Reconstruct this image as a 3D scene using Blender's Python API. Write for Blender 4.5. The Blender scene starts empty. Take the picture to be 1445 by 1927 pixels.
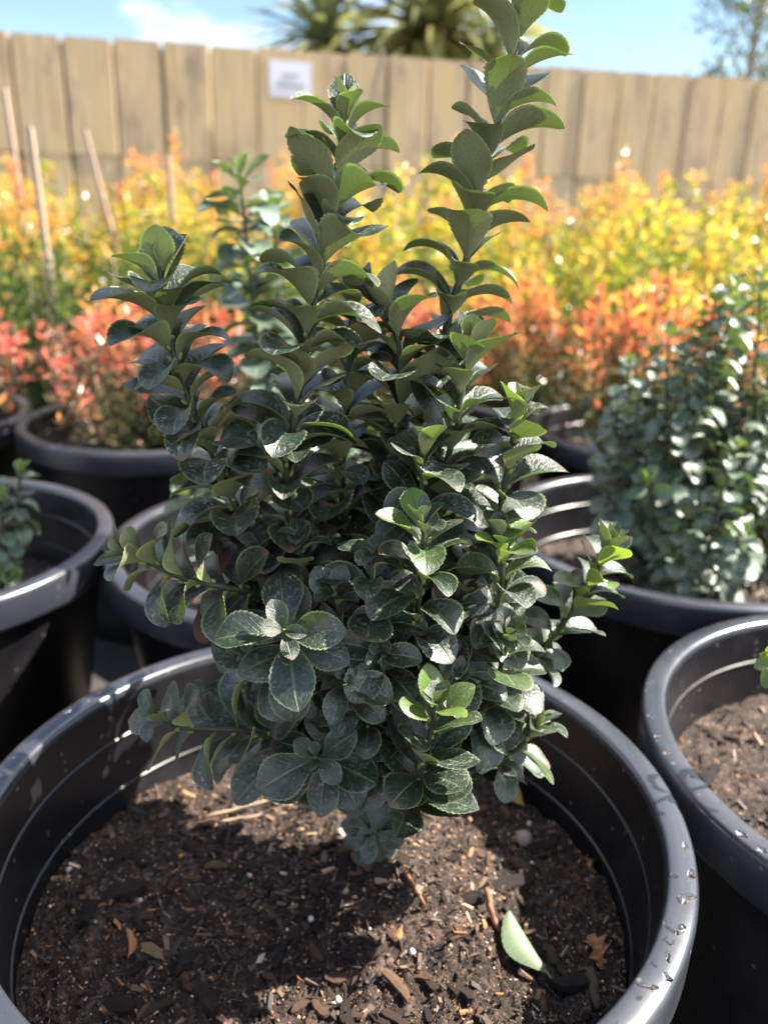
import bpy, math, random
import numpy as np
from mathutils import Vector, Matrix

rng = np.random.default_rng(11)
random.seed(11)
scene = bpy.context.scene
col = scene.collection
R_ = math.radians

# ------------------------------------------------------------------ camera, sky, sun, exposure
FPX, W0, H0 = 1609.2, 1445.0, 1927.0          # focal length and size of the photograph in its own pixels
PITCH, ROLL = R_(19.65), R_(1.54)
RIM = 0.40                                    # height of the pot rims above the ground
CAM = np.array([0.0, 0.0, RIM + 0.396])
_f = np.array([0, math.cos(PITCH), -math.sin(PITCH)])
_u = np.array([0, math.sin(PITCH), math.cos(PITCH)])
_r = np.array([1.0, 0, 0])
CR = _r * math.cos(ROLL) + _u * math.sin(ROLL)
CU = -_r * math.sin(ROLL) + _u * math.cos(ROLL)
CF = _f
cd = bpy.data.cameras.new('camera')
cam = bpy.data.objects.new('camera', cd)
col.objects.link(cam)
m = Matrix.Identity(4)
for i in range(3):
    m[i][0], m[i][1], m[i][2], m[i][3] = CR[i], CU[i], -CF[i], CAM[i]
cam.matrix_world = m
cd.sensor_fit = 'VERTICAL'
cd.sensor_height = 36.0
cd.sensor_width = 27.0
cd.lens = FPX / H0 * 36.0
cd.clip_start, cd.clip_end = 0.01, 400
cd.dof.use_dof = True
cd.dof.focus_distance = 0.475
cd.dof.aperture_fstop = 5.4
scene.camera = cam

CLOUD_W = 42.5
SUN_AZ, SUN_EL = R_(76), R_(46)               # azimuth clockwise from +Y (the way the camera looks)
wd = bpy.data.worlds.new('World')
scene.world = wd
wd.use_nodes = True
nt = wd.node_tree
nt.nodes.clear()
n_out = nt.nodes.new('ShaderNodeOutputWorld')
n_bg = nt.nodes.new('ShaderNodeBackground')
n_sky = nt.nodes.new('ShaderNodeTexSky')
n_sky.sky_type = 'NISHITA'
n_sky.sun_disc = False
n_sky.sun_elevation = SUN_EL
n_sky.sun_rotation = SUN_AZ
n_sky.air_density = 1.0
n_sky.dust_density = 0.1
n_sky.ozone_density = 2.5
n_bg.inputs['Strength'].default_value = 0.055
# thin bright clouds by direction; cover out of view is added to lift shade
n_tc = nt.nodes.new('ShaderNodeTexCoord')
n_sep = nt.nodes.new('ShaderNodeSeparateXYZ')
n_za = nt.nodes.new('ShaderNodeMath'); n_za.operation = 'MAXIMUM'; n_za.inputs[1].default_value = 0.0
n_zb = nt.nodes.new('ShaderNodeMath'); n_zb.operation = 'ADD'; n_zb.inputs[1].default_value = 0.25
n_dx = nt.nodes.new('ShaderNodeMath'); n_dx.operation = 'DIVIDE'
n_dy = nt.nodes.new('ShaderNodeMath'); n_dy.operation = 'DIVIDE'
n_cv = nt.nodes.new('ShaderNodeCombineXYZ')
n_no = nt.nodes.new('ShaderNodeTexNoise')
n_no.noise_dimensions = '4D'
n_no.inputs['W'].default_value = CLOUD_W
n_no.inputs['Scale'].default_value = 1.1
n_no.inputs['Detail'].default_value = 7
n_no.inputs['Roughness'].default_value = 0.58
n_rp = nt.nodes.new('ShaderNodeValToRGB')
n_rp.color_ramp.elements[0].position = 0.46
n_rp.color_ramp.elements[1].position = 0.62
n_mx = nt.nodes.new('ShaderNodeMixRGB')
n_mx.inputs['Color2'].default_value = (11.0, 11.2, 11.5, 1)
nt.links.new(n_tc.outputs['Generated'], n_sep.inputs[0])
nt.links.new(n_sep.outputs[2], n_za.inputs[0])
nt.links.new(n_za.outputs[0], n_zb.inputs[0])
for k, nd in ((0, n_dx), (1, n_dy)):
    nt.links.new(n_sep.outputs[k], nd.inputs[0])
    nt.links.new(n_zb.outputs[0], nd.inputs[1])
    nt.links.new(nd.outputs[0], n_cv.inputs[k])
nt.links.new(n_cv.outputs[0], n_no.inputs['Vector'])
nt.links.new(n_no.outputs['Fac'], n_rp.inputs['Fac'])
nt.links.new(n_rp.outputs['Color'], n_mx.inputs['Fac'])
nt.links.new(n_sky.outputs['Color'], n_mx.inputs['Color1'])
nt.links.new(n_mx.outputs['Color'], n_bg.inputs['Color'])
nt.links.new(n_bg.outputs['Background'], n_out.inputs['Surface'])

sl = bpy.data.lights.new('sun', 'SUN')
sl.energy = 4.8
sl.angle = R_(0.55)
sl.color = (1.0, 0.93, 0.82)
sun = bpy.data.objects.new('sun', sl)
col.objects.link(sun)
sd = Vector((math.sin(SUN_AZ) * math.cos(SUN_EL), math.cos(SUN_AZ) * math.cos(SUN_EL), math.sin(SUN_EL)))
sun.rotation_euler = sd.to_track_quat('Z', 'Y').to_euler()
sun.location = sd * 30

vs = scene.view_settings
vs.view_transform = 'Standard'
vs.look = 'None'
vs.exposure = 2.05
vs.gamma = 1.0
vs.use_curve_mapping = False
scene.cycles.max_bounces = 10
scene.cycles.transparent_max_bounces = 8
scene.cycles.sample_clamp_indirect = 6.0

# ------------------------------------------------------------------ helpers
def ray(px, py):
    return CF + (px - W0 / 2) / FPX * CR - (py - H0 / 2) / FPX * CU

def P(px, py, y):
    """World point seen at pixel (px, py) of the photograph, y metres in front of the camera."""
    d = ray(px, py)
    return CAM + d * (y / d[1])

def on_plane(px, py, z):
    d = ray(px, py)
    return CAM + d * ((z - CAM[2]) / d[2])

def project(p):
    v = np.asarray(p) - CAM
    dz = v @ CF
    return W0 / 2 + FPX * (v @ CR) / dz, H0 / 2 - FPX * (v @ CU) / dz, dz

def nrm(v):
    v = np.asarray(v, float)
    return v / (np.linalg.norm(v) + 1e-12)

def tag(o, label=None, cat=None, group=None, kind=None):
    if label: o['label'] = label
    if cat: o['category'] = cat
    if group: o['group'] = group
    if kind: o['kind'] = kind
    return o

def empty(name, loc, label, cat, group=None):
    o = bpy.data.objects.new(name, None)
    o.empty_display_size = 0.05
    o.location = loc
    col.objects.link(o)
    return tag(o, label, cat, group)

def link(name, me, parent=None):
    o = bpy.data.objects.new(name, me)
    col.objects.link(o)
    if parent is not None:
        o.parent = parent
    return o

def mesh(name, V, F, mats=(), uv=None, colr=None, smooth=True, midx=None):
    """V (n,3); F list of index tuples or an (m,k) array."""
    me = bpy.data.meshes.new(name)
    V = np.asarray(V, np.float32)
    if isinstance(F, np.ndarray):
        nf, k = F.shape
        me.vertices.add(len(V)); me.vertices.foreach_set('co', V.ravel())
        me.loops.add(nf * k); me.loops.foreach_set('vertex_index', F.astype(np.int32).ravel())
        me.polygons.add(nf)
        me.polygons.foreach_set('loop_start', np.arange(0, nf * k, k, dtype=np.int32))
        me.polygons.foreach_set('loop_total', np.full(nf, k, np.int32))
    else:
        me.from_pydata([tuple(v) for v in V], [], [tuple(f) for f in F])
    me.update(calc_edges=True)
    for mt in mats:
        me.materials.append(mt)
    me.polygons.foreach_set('use_smooth', np.full(len(me.polygons), smooth))
    if midx is not None:
        me.polygons.foreach_set('material_index', np.asarray(midx, np.int32))
    if uv is not None or colr is not None:
        li = np.empty(len(me.loops), np.int32)
        me.loops.foreach_get('vertex_index', li)
    if uv is not None:
        l = me.uv_layers.new(name='UVMap')
        l.data.foreach_set('uv', np.asarray(uv, np.float32)[li].ravel())
    if colr is not None:
        a = me.color_attributes.new('col', 'FLOAT_COLOR', 'POINT')
        c = np.ones((len(V), 4), np.float32); c[:, :3] = colr
        a.data.foreach_set('color', c.ravel())
    me.validate()
    return me

class MB:
    """Collects pieces into one mesh."""
    def __init__(s): s.V = []; s.F = []; s.M = []; s.C = []; s.n = 0
    def add(s, V, F, mi=0, c=None):
        V = np.asarray(V, float)
        s.V.append(V); s.F += [tuple(int(i) + s.n for i in f) for f in F]
        s.M += [mi] * len(F); s.n += len(V)
        if c is not None: s.C.append(np.tile(np.asarray(c, float), (len(V), 1)))
    def box(s, lo, hi, mi=0):
        (a, b, c), (d, e, f) = lo, hi
        s.add([(a,b,c),(d,b,c),(d,e,c),(a,e,c),(a,b,f),(d,b,f),(d,e,f),(a,e,f)],
              [(0,3,2,1),(4,5,6,7),(0,1,5,4),(1,2,6,5),(2,3,7,6),(3,0,4,7)], mi)
    def tube(s, pts, rad, n=8, mi=0):
        V, F = tube_geo(pts, rad, n); s.add(V, F, mi)
    def build(s, name, mats, smooth=True):
        return mesh(name, np.concatenate(s.V), s.F, mats, smooth=smooth, midx=s.M,
                    colr=np.concatenate(s.C) if s.C else None)

def tube_geo(pts, rad, n=8):
    pts = np.asarray(pts, float); k = len(pts)
    rad = np.broadcast_to(np.asarray(rad, float), (k,))
    T = np.gradient(pts, axis=0); T /= np.linalg.norm(T, axis=1)[:, None] + 1e-12
    ref = np.array([0, 0, 1.0]) if abs(T[0][2]) < .9 else np.array([1.0, 0, 0])
    V = []
    a = nrm(np.cross(T[0], ref))
    for i in range(k):
        a = nrm(a - T[i] * (a @ T[i])); b = np.cross(T[i], a)
        th = np.arange(n) * 2 * math.pi / n
        V.append(pts[i] + rad[i] * (np.cos(th)[:, None] * a + np.sin(th)[:, None] * b))
    V = np.concatenate(V)
    F = []
    for i in range(k - 1):
        for j in range(n):
            j2 = (j + 1) % n
            F.append((i*n+j, i*n+j2, (i+1)*n+j2, (i+1)*n+j))
    F.append(tuple(range(n))[::-1]); F.append(tuple((k-1)*n + j for j in range(n)))
    return V, F

def lathe(prof, n=96):
    prof = np.asarray(prof, float); k = len(prof)
    th = np.arange(n) * 2 * math.pi / n
    V = np.stack([prof[:, 0][:, None] * np.cos(th), prof[:, 0][:, None] * np.sin(th),
                  np.repeat(prof[:, 1][:, None], n, 1)], -1).reshape(-1, 3)
    i = np.arange(k - 1)[:, None]; j = np.arange(n)[None, :]; j2 = (j + 1) % n
    F = np.stack([i*n+j, i*n+j2, (i+1)*n+j2, (i+1)*n+j], -1).reshape(-1, 4)
    return V, F

def catmull(pts, step):
    pts = np.asarray(pts, float)
    q = np.vstack([2*pts[0]-pts[1], pts, 2*pts[-1]-pts[-2]])
    out = []
    for i in range(1, len(q) - 2):
        n = max(2, int(np.linalg.norm(q[i+1]-q[i]) / step) + 1)
        t = np.linspace(0, 1, n, endpoint=False)[:, None]
        a, b, c, d = q[i-1], q[i], q[i+1], q[i+2]
        out.append(.5*((2*b)+(-a+c)*t+(2*a-5*b+4*c-d)*t*t+(-a+3*b-3*c+d)*t**3))
    out.append(pts[-1:])
    return np.concatenate(out)

# ------------------------------------------------------------------ materials
class N:
    """Small node helper."""
    def __init__(s, name):
        s.m = bpy.data.materials.new(name); s.m.use_nodes = True
        s.t = s.m.node_tree; s.t.nodes.clear()
        s.out = s.t.nodes.new('ShaderNodeOutputMaterial')
    def n(s, typ, **kw):
        nd = s.t.nodes.new('ShaderNode' + typ)
        for k, v in kw.items():
            if k in nd.inputs: s.put(nd.inputs[k], v)
            else: setattr(nd, k, v)
        return nd
    def put(s, inp, v):
        if isinstance(v, bpy.types.NodeSocket): s.t.links.new(v, inp)
        else:
            if isinstance(v, tuple) and len(v) == 3 and inp.type == 'RGBA': v = (*v, 1)
            inp.default_value = v
    def math(s, op, a, b=None, c=None, clamp=False):
        nd = s.t.nodes.new('ShaderNodeMath'); nd.operation = op; nd.use_clamp = clamp
        s.put(nd.inputs[0], a)
        if b is not None: s.put(nd.inputs[1], b)
        if c is not None: s.put(nd.inputs[2], c)
        return nd.outputs[0]
    def mix(s, f, a, b, blend='MIX'):
        nd = s.t.nodes.new('ShaderNodeMixRGB'); nd.blend_type = blend
        s.put(nd.inputs[0], f); s.put(nd.inputs[1], a); s.put(nd.inputs[2], b)
        return nd.outputs[0]
    def ramp(s, f, stops):
        nd = s.t.nodes.new('ShaderNodeValToRGB'); s.put(nd.inputs[0], f)
        e = nd.color_ramp.elements
        while len(e) < len(stops): e.new(.5)
        for x, (p, c) in zip(e, stops):
            x.position = p; x.color = (*c, 1) if isinstance(c, tuple) else (c, c, c, 1)
        return nd.outputs[0]
    def sstep(s, v, a, b):
        nd = s.t.nodes.new('ShaderNodeMapRange'); nd.interpolation_type = 'SMOOTHSTEP'
        s.put(nd.inputs[0], v); nd.inputs[1].default_value = a; nd.inputs[2].default_value = b
        return nd.outputs[0]
    def noise(s, vec, scale, detail=3, rough=.55, out=0):
        nd = s.n('TexNoise', Scale=float(scale), Detail=float(detail), Roughness=rough)
        if vec is not None: s.put(nd.inputs['Vector'], vec)
        return nd.outputs[out]
    def vscale(s, vec, sc, off=(0, 0, 0)):
        nd = s.n('Mapping'); s.put(nd.inputs['Vector'], vec)
        nd.inputs['Scale'].default_value = sc; nd.inputs['Location'].default_value = off
        return nd.outputs[0]
    def bump(s, h, strength=.5, dist=.001, normal=None):
        nd = s.n('Bump', Strength=strength, Distance=dist); s.put(nd.inputs['Height'], h)
        if normal is not None: s.put(nd.inputs['Normal'], normal)
        return nd.outputs[0]
    def pbsdf(s, color, rough, spec=.5, normal=None, **kw):
        nd = s.n('BsdfPrincipled'); s.put(nd.inputs['Base Color'], color); s.put(nd.inputs['Roughness'], rough)
        s.put(nd.inputs['Specular IOR Level'], spec)
        if normal is not None: s.put(nd.inputs['Normal'], normal)
        for k, v in kw.items(): s.put(nd.inputs[k.replace('_', ' ')], v)
        return nd.outputs[0]
    def done(s, sh):
        s.t.links.new(sh, s.out.inputs['Surface']); return s.m

def mat_euonymus(name, top=(.0075, .0190, .0100), under=(.31, .315, .17), dirt=1.7):
    g = N(name)
    tc = g.n('TexCoord'); uv = g.n('SeparateXYZ', Vector=tc.outputs['UV'])
    u, v = uv.outputs[0], uv.outputs[1]
    oi = g.n('ObjectInfo'); geo = g.n('NewGeometry')
    rnd = g.math('FRACT', g.math('ADD', oi.outputs['Random'], g.math('MULTIPLY', geo.outputs['Random Per Island'], 7.31)))
    rnd2 = g.math('FRACT', g.math('MULTIPLY', rnd, 17.7))
    young = g.n('Attribute', attribute_type='OBJECT', attribute_name='young').outputs['Fac']
    s = g.math('ABSOLUTE', g.math('SUBTRACT', g.math('MULTIPLY', v, 2.0), 1.0))      # 0 midrib .. 1 margin
    vec = g.n('CombineXYZ', X=g.math('ADD', g.math('MULTIPLY', v, 0.55), g.math('MULTIPLY', rnd, 37.0)),
              Y=g.math('ADD', u, g.math('MULTIPLY', rnd, 91.0))).outputs[0]
    fine = g.noise(vec, 26, 4, .6)
    big = g.noise(vec, 3.2, 3)
    # side veins, slanting forward
    vein = g.math('SINE', g.math('MULTIPLY', g.math('SUBTRACT', u, g.math('MULTIPLY', s, .32)), 58.0))
    vein = g.sstep(vein, .72, 1.0)
    mid = g.math('SUBTRACT', 1.0, g.sstep(s, .02, .085))
    edge = g.sstep(g.math('ADD', s, g.math('MULTIPLY', g.n('NewGeometry').outputs['Backfacing'], .035)), .89, .96)  # pale leaf margin; its colour also carries the light-caught rim
    pet = g.math('SUBTRACT', 1.0, g.sstep(u, .05, .16))
    # upper side
    topc = g.mix(g.sstep(big, .35, .7), top, tuple(c * 1.7 for c in top))
    topc = g.mix(g.math('MULTIPLY', rnd, .5), topc, (.022, .028, .010))
    topc = g.mix(g.math('MULTIPLY', g.sstep(rnd2, .6, 1.0), .6), topc, (.006, .012, .010))
    topc = g.mix(young, topc, (.20, .34, .035))
    topc = g.mix(g.math('MULTIPLY', mid, .7), topc, (.09, .14, .06))
    topc = g.mix(g.math('MULTIPLY', vein, .10), topc, (.07, .12, .05))
    # dried drip rings and specks of hard water
    vo = g.n('TexVoronoi', Scale=7.0, feature='F1'); g.put(vo.inputs['Vector'], g.mix(.13, vec, g.noise(vec, 9, 2, .5, 1)))
    dd = vo.outputs['Distance']
    keep = g.sstep(g.n('SeparateColor', Color=vo.outputs['Color']).outputs[0], .45, .55)
    ring = g.math('MULTIPLY', g.math('SUBTRACT', g.sstep(dd, .24, .31), g.sstep(dd, .33, .40)), keep)
    ring = g.math('MULTIPLY', ring, g.sstep(g.noise(vec, 21, 2), .42, .62))
    v2 = g.n('TexVoronoi', Scale=38.0, feature='F1'); g.put(v2.inputs['Vector'], vec)
    speck = g.math('SUBTRACT', 1.0, g.sstep(v2.outputs['Distance'], .10, .24))
    speck = g.math('MULTIPLY', speck, g.sstep(g.n('SeparateColor', Color=v2.outputs['Color']).outputs[1], .55, .6))
    film = g.math('MULTIPLY', g.sstep(g.noise(vec, 12, 5, .7), .50, .74), .34)  # residue film, whitened further to stand for sky sheen
    dep = g.math('MAXIMUM', g.math('MAXIMUM', g.math('MULTIPLY', ring, .55), g.math('MULTIPLY', speck, .85)), film)
    dep = g.math('MULTIPLY', g.math('MULTIPLY', g.math('MULTIPLY', dep, g.math('ADD', .25, g.math('MULTIPLY', rnd2, 1.1))), dirt), g.math('SUBTRACT', 1.0, g.math('MULTIPLY', young, .9)))
    dep = g.math('ADD', g.math('MULTIPLY', dep, g.math('ADD', .35, g.math('MULTIPLY', big, 1.0))), g.math('MULTIPLY', g.math('SUBTRACT', 1.0, young), g.math('MULTIPLY', rnd2, .05)), clamp=True)
    topc = g.mix(dep, topc, (.34, .37, .34))
    topc = g.mix(g.math('MULTIPLY', edge, .85), topc, (.28, .34, .19))
    topc = g.mix(pet, topc, (.20, .24, .07))
    hurt = g.math('MULTIPLY', g.sstep(g.math('ADD', u, g.math('MULTIPLY', g.math('SUBTRACT', fine, .5), .5)), .86, .95), g.sstep(rnd, .86, .88))
    topc = g.mix(hurt, topc, (.13, .065, .03))
    # under side
    unc = g.mix(g.sstep(fine, .3, .75), under, tuple(c * 1.25 for c in under))
    unc = g.mix(g.math('MULTIPLY', big, .5), unc, tuple(c * .72 for c in under))
    unc = g.mix(g.math('MULTIPLY', rnd2, .45), unc, (.15, .17, .07))
    unc = g.mix(young, unc, (.26, .38, .06))
    unc = g.mix(g.math('MULTIPLY', mid, .6), unc, (.26, .30, .11))
    unc = g.mix(g.math('MULTIPLY', vein, .18), unc, (.11, .13, .05))
    unc = g.mix(g.math('MULTIPLY', edge, .9), unc, (.52, .58, .28))
    unc = g.mix(pet, unc, (.30, .34, .09))
    back = geo.outputs['Backfacing']
    c = g.mix(back, topc, unc)
    rough_t = g.math('ADD', .29, g.math('ADD', g.math('MULTIPLY', fine, .14), g.math('MULTIPLY', dep, .4)))
    rough = g.math('ADD', g.math('MULTIPLY', rough_t, g.math('SUBTRACT', 1.0, back)), g.math('MULTIPLY', back, .55))
    h = g.math('SUBTRACT', g.math('ADD', g.math('MULTIPLY', fine, .55), g.math('MULTIPLY', dep, .35)),
               g.math('ADD', g.math('MULTIPLY', vein, .13), g.math('MULTIPLY', mid, .5)))
    nb = g.bump(h, .55, .0012)
    b = g.pbsdf(c, rough, g.math('SUBTRACT', .95, g.math('MULTIPLY', back, .55)), nb)
    tr = g.n('BsdfTranslucent', Color=g.mix(young, (.09, .17, .012), (.42, .62, .04)), Normal=nb)
    ms = g.n('MixShader'); g.put(ms.inputs[0], g.math('ADD', g.math('ADD', .14, g.math('MULTIPLY', edge, .25)), g.math('MULTIPLY', young, .25)))
    g.put(ms.inputs[1], b); g.put(ms.inputs[2], tr.outputs[0])
    return g.done(ms.outputs[0])

def mat_foliage(name, trans=.45, rough=.3, boost=1.0):
    """Leaves of the shrubs behind: their own colour in the attribute col."""
    g = N(name)
    c = g.n('Attribute', attribute_name='col').outputs['Color']
    b = g.pbsdf(c, rough, .55)
    tr = g.n('BsdfTranslucent'); g.put(tr.inputs['Color'], g.mix(1.0, c, (boost * 2.0, boost * 2.0, boost * 1.6), 'MULTIPLY'))
    ms = g.n('MixShader'); g.put(ms.inputs[0], trans); g.put(ms.inputs[1], b); g.put(ms.inputs[2], tr.outputs[0])
    return g.done(ms.outputs[0])

def mat_plain(name, color, rough=.6, spec=.4, nscale=40, var=.25, bump=.2, bdist=.001):
    g = N(name)
    tc = g.n('TexCoord')
    f = g.noise(tc.outputs['Object'], nscale, 4)
    c = g.mix(f, tuple(x * (1 - var) for x in color), tuple(min(1, x * (1 + var)) for x in color))
    return g.done(g.pbsdf(c, rough, spec, g.bump(f, bump, bdist)))

def mat_plastic(name='black_plastic', base=(.007, .007, .009), dusty=(.040, .039, .038), r0=.27, spec=.5):
    g = N(name)
    tc = g.n('TexCoord'); o = tc.outputs['Object']
    dust = g.sstep(g.noise(o, 9, 5, .65), .42, .72)
    speck = g.n('TexVoronoi', Scale=95.0); g.put(speck.inputs['Vector'], o)
    sp = g.math('MULTIPLY', g.math('SUBTRACT', 1.0, g.sstep(speck.outputs['Distance'], .10, .2)),
                g.sstep(g.n('SeparateColor', Color=speck.outputs['Color']).outputs[0], .78, .82))
    scr = g.noise(g.vscale(o, (30, 30, 400)), 1.0, 3)
    c = g.mix(g.math('MULTIPLY', dust, .35), base, dusty)
    c = g.mix(g.math('MULTIPLY', sp, .5), c, (.22, .19, .16))
    r = g.math('ADD', r0, g.math('ADD', g.math('MULTIPLY', dust, .16), g.math('MULTIPLY', scr, .08)))
    return g.done(g.pbsdf(c, r, spec, g.bump(g.noise(o, 260, 3), .08, .0006)))

def mat_soil(name='potting_mix'):
    g = N(name)
    o = g.n('TexCoord').outputs['Object']
    a = g.noise(o, 90, 6, .7); b = g.noise(o, 420, 4, .7)
    c = g.ramp(a, [(.3, (.015, .011, .010)), (.52, (.042, .027, .020)), (.72, (.21, .14, .105))])
    c = g.mix(g.sstep(b, .62, .72), c, (.26, .19, .145))
    return g.done(g.pbsdf(c, .75, .35, g.bump(g.math('ADD', a, b), .9, .003)))

def mat_chips(name='bark'):
    g = N(name)
    c = g.n('Attribute', attribute_name='col').outputs['Color']
    o = g.n('TexCoord').outputs['Object']
    f = g.noise(o, 600, 3)
    c = g.mix(f, g.mix(1.0, c, (.55, .55, .55), 'MULTIPLY'), g.mix(1.0, c, (1.5, 1.5, 1.5), 'MULTIPLY'))
    return g.done(g.pbsdf(c, .62, .4, g.bump(f, .6, .0008)))

def mat_chip_obj(name='bark_piece'):
    g = N(name)
    oi = g.n('ObjectInfo')
    c = g.ramp(oi.outputs['Random'], [(.0, (.016, .011, .010)), (.55, (.036, .023, .018)), (.72, (.085, .05, .035)),
                                      (.85, (.13, .075, .045)), (1.0, (.19, .115, .07))])
    o = g.n('TexCoord').outputs['Object']
    gr = g.noise(g.vscale(o, (90, 700, 700)), 1.0, 4, .7)
    c = g.mix(gr, g.mix(1.0, c, (.4, .4, .4), 'MULTIPLY'), g.mix(1.0, c, (1.6, 1.55, 1.5), 'MULTIPLY'))
    return g.done(g.pbsdf(c, .65, .35, g.bump(gr, .9, .0012)))

def mat_fence(name='weathered_board'):
    g = N(name)
    oi = g.n('ObjectInfo'); tc = g.n('TexCoord'); o = tc.outputs['Object']
    off = g.n('CombineXYZ', X=g.math('MULTIPLY', oi.outputs['Random'], 50.0), Z=g.math('MULTIPLY', oi.outputs['Random'], 31.0)).outputs[0]
    va = g.n('VectorMath', operation='ADD'); g.put(va.inputs[0], o); g.put(va.inputs[1], off); p = va.outputs[0]
    streak = g.noise(g.vscale(p, (22, 22, 2.0)), 1.0, 5, .7)
    blot = g.noise(g.vscale(p, (5, 5, 2.2)), 1.0, 4, .6)
    grain = g.noise(g.vscale(p, (120, 120, 5)), 1.0, 3, .6)
    c = g.ramp(streak, [(.28, (.34, .23, .14)), (.45, (.58, .42, .24)), (.60, (.70, .54, .32)), (.75, (.80, .67, .47))])
    c = g.mix(g.math('MULTIPLY', g.sstep(blot, .48, .62), .8), c, (.66, .48, .24))
    c = g.mix(g.math('MULTIPLY', g.math('SUBTRACT', 1.0, g.sstep(blot, .34, .47)), .75), c, (.30, .22, .17))
    drip = g.sstep(g.noise(g.vscale(p, (34, 34, .7)), 1.0, 4, .7), .5, .68)
    c = g.mix(g.math('MULTIPLY', drip, .7), c, (.24, .175, .13))
    c = g.mix(g.math('MULTIPLY', grain, .25), c, (.40, .30, .21))
    c = g.mix(g.math('MULTIPLY', oi.outputs['Random'], .35), c, (.62, .45, .27))
    return g.done(g.pbsdf(c, .8, .25, g.bump(grain, .4, .003)))

def mat_ground(name='gravel_ground'):
    g = N(name)
    o = g.n('TexCoord').outputs['Object']
    a = g.noise(o, 60, 5, .7); b = g.noise(o, 1.3, 3)
    c = g.mix(a, (.02, .019, .018), (.10, .09, .08))
    c = g.mix(g.math('MULTIPLY', b, .5), c, (.05, .042, .034))
    return g.done(g.pbsdf(c, .85, .3, g.bump(a, .8, .01)))

def mat_stem(name='green_stem', a=(.035, .045, .028), b=(.075, .085, .045)):
    g = N(name)
    o = g.n('TexCoord').outputs['Object']
    f = g.noise(g.vscale(o, (500, 500, 120)), 1.0, 4)
    return g.done(g.pbsdf(g.mix(f, a, b), .5, .4, g.bump(f, .5, .0006)))

def mat_water(name='water'):
    g = N(name)
    return g.done(g.pbsdf((1, 1, 1), .02, .5, Transmission_Weight=1.0, IOR=1.33))

M_EUO = mat_euonymus('euonymus_leaf')
M_EUO_B = mat_euonymus('euonymus_leaf_behind', top=(.10, .15, .105), under=(.30, .33, .19), dirt=.5)  # sky and sun glare is put into the paler upper-side colour
M_FOL = mat_foliage('hedge_leaf', .44, .27, .72)
M_RED = mat_foliage('red_leaf', .42, .26, .85)
M_YUC = mat_foliage('strap_leaf', .3, .35, .8)
M_TREE = mat_foliage('tree_leaf', .4, .4, .8)
M_PL = mat_plastic()
M_RIM = mat_plastic('wet_sky_tinted_rim', (.028, .031, .040), (.075, .078, .088), .24, 1.0)  # blue-grey base puts the sky's reflection into dusty black plastic
M_SOIL = mat_soil()
M_CH = mat_chips()
M_CHO = mat_chip_obj()
M_FEN = mat_fence()
M_GR = mat_ground()
M_ST = mat_stem()
M_BUD = mat_plain('axil_bud', (.26, .27, .07), .45, .4, 300, .25)
M_BRN = mat_plain('brown_wood', (.10, .07, .05), .8, .2, 90, .4, .6)
M_TAN = mat_plain('pale_trunk', (.36, .26, .18), .8, .2, 90, .3, .6)
M_STK = mat_plain('stake_wood', (.42, .32, .25), .7, .3, 60, .2, .3)
M_WAT = mat_water()
M_SIGN = mat_plain('white_sheet', (.80, .80, .86), .35, .4, 5, .02, 0)
M_INK = mat_plain('grey_ink', (.14, .14, .17), .6, .2, 20, .1, 0)

# ------------------------------------------------------------------ ground
gs = 60.0
gm = mesh('ground', [(-gs, -gs, 0), (gs, -gs, 0), (gs, gs * 2, 0), (-gs, gs * 2, 0)], [(0, 1, 2, 3)], [M_GR])
tag(link('ground', gm), 'dark gravelly ground of the nursery yard', None, None, 'structure')

# ------------------------------------------------------------------ fence and sign
FA = np.array([-1.63, 5.43]); FB = np.array([2.08, 6.58])
fd = (FB - FA) / np.linalg.norm(FB - FA)
def fence_y(px, py):
    """Distance in front of the camera where the ray of a pixel meets the fence plane."""
    d = ray(px, py)
    nx = np.array([-fd[1], fd[0]])
    return float((FA @ nx) / (d[:2] @ nx) * d[1])
def fence_pt(px, py): return P(px, py, fence_y(px, py))
_tl, _tr = fence_pt(0, 58), fence_pt(1445, 151)
_ml, _mr = fence_pt(20, 285), fence_pt(1097, 333)
FTOP = (_tl[2], _tr[2]); FMID = (_ml[2], _mr[2])
def along(p): return float((np.asarray(p)[:2] - FA) @ fd)
def lin(s, a, b):                     # height that varies evenly along the fence
    return a[1] + (s - a[0]) / (b[0] - a[0]) * (b[1] - a[1])
fence = empty('fence', (FA[0], FA[1], 0), 'tall tan timber board fence, stained and weathered, running across behind the plants', 'fence')
fence.rotation_euler = (0, 0, math.atan2(fd[1], fd[0]))
PWID = 0.272
def plank(s, w, z0, z1, th, yoff, name='plank'):
    mb = MB()
    b = .006
    e = rng.uniform(-.006, .006)
    # bevelled board with slightly uneven top
    prof = [(0, b), (b, 0), (w - b, 0), (w, b), (w, th), (0, th)]
    V = [(x, y, z0) for x, y in prof] + [(x, y, z1 + e - (.012 if i in (0, 3, 4, 5) else 0)) for i, (x, y) in enumerate(prof)]
    n = len(prof)
    F = [(i, (i + 1) % n, n + (i + 1) % n, n + i) for i in range(n)] + [tuple(range(n))[::-1], tuple(range(n, 2 * n))]
    mb.add(V, F)
    o = link(name, mb.build('plank', [M_FEN], False), fence)
    o.location = (s, yoff, 0)
    return o
for k in range(-14, 26):
    s = k * PWID + .03
    t = lin(s, (along(_tl), FTOP[0]), (along(_tr), FTOP[1]))
    md = lin(s, (along(_ml), FMID[0]), (along(_mr), FMID[1]))
    jit = rng.uniform(-.006, .006)
    plank(s, PWID - .012 + rng.uniform(-.003, .003), md + .0015, t, .03, jit)
    plank(s + rng.uniform(-.004, .004), PWID - .012, .02, md - .0015, .03, -.001 + rng.uniform(-.004, .004))
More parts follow.
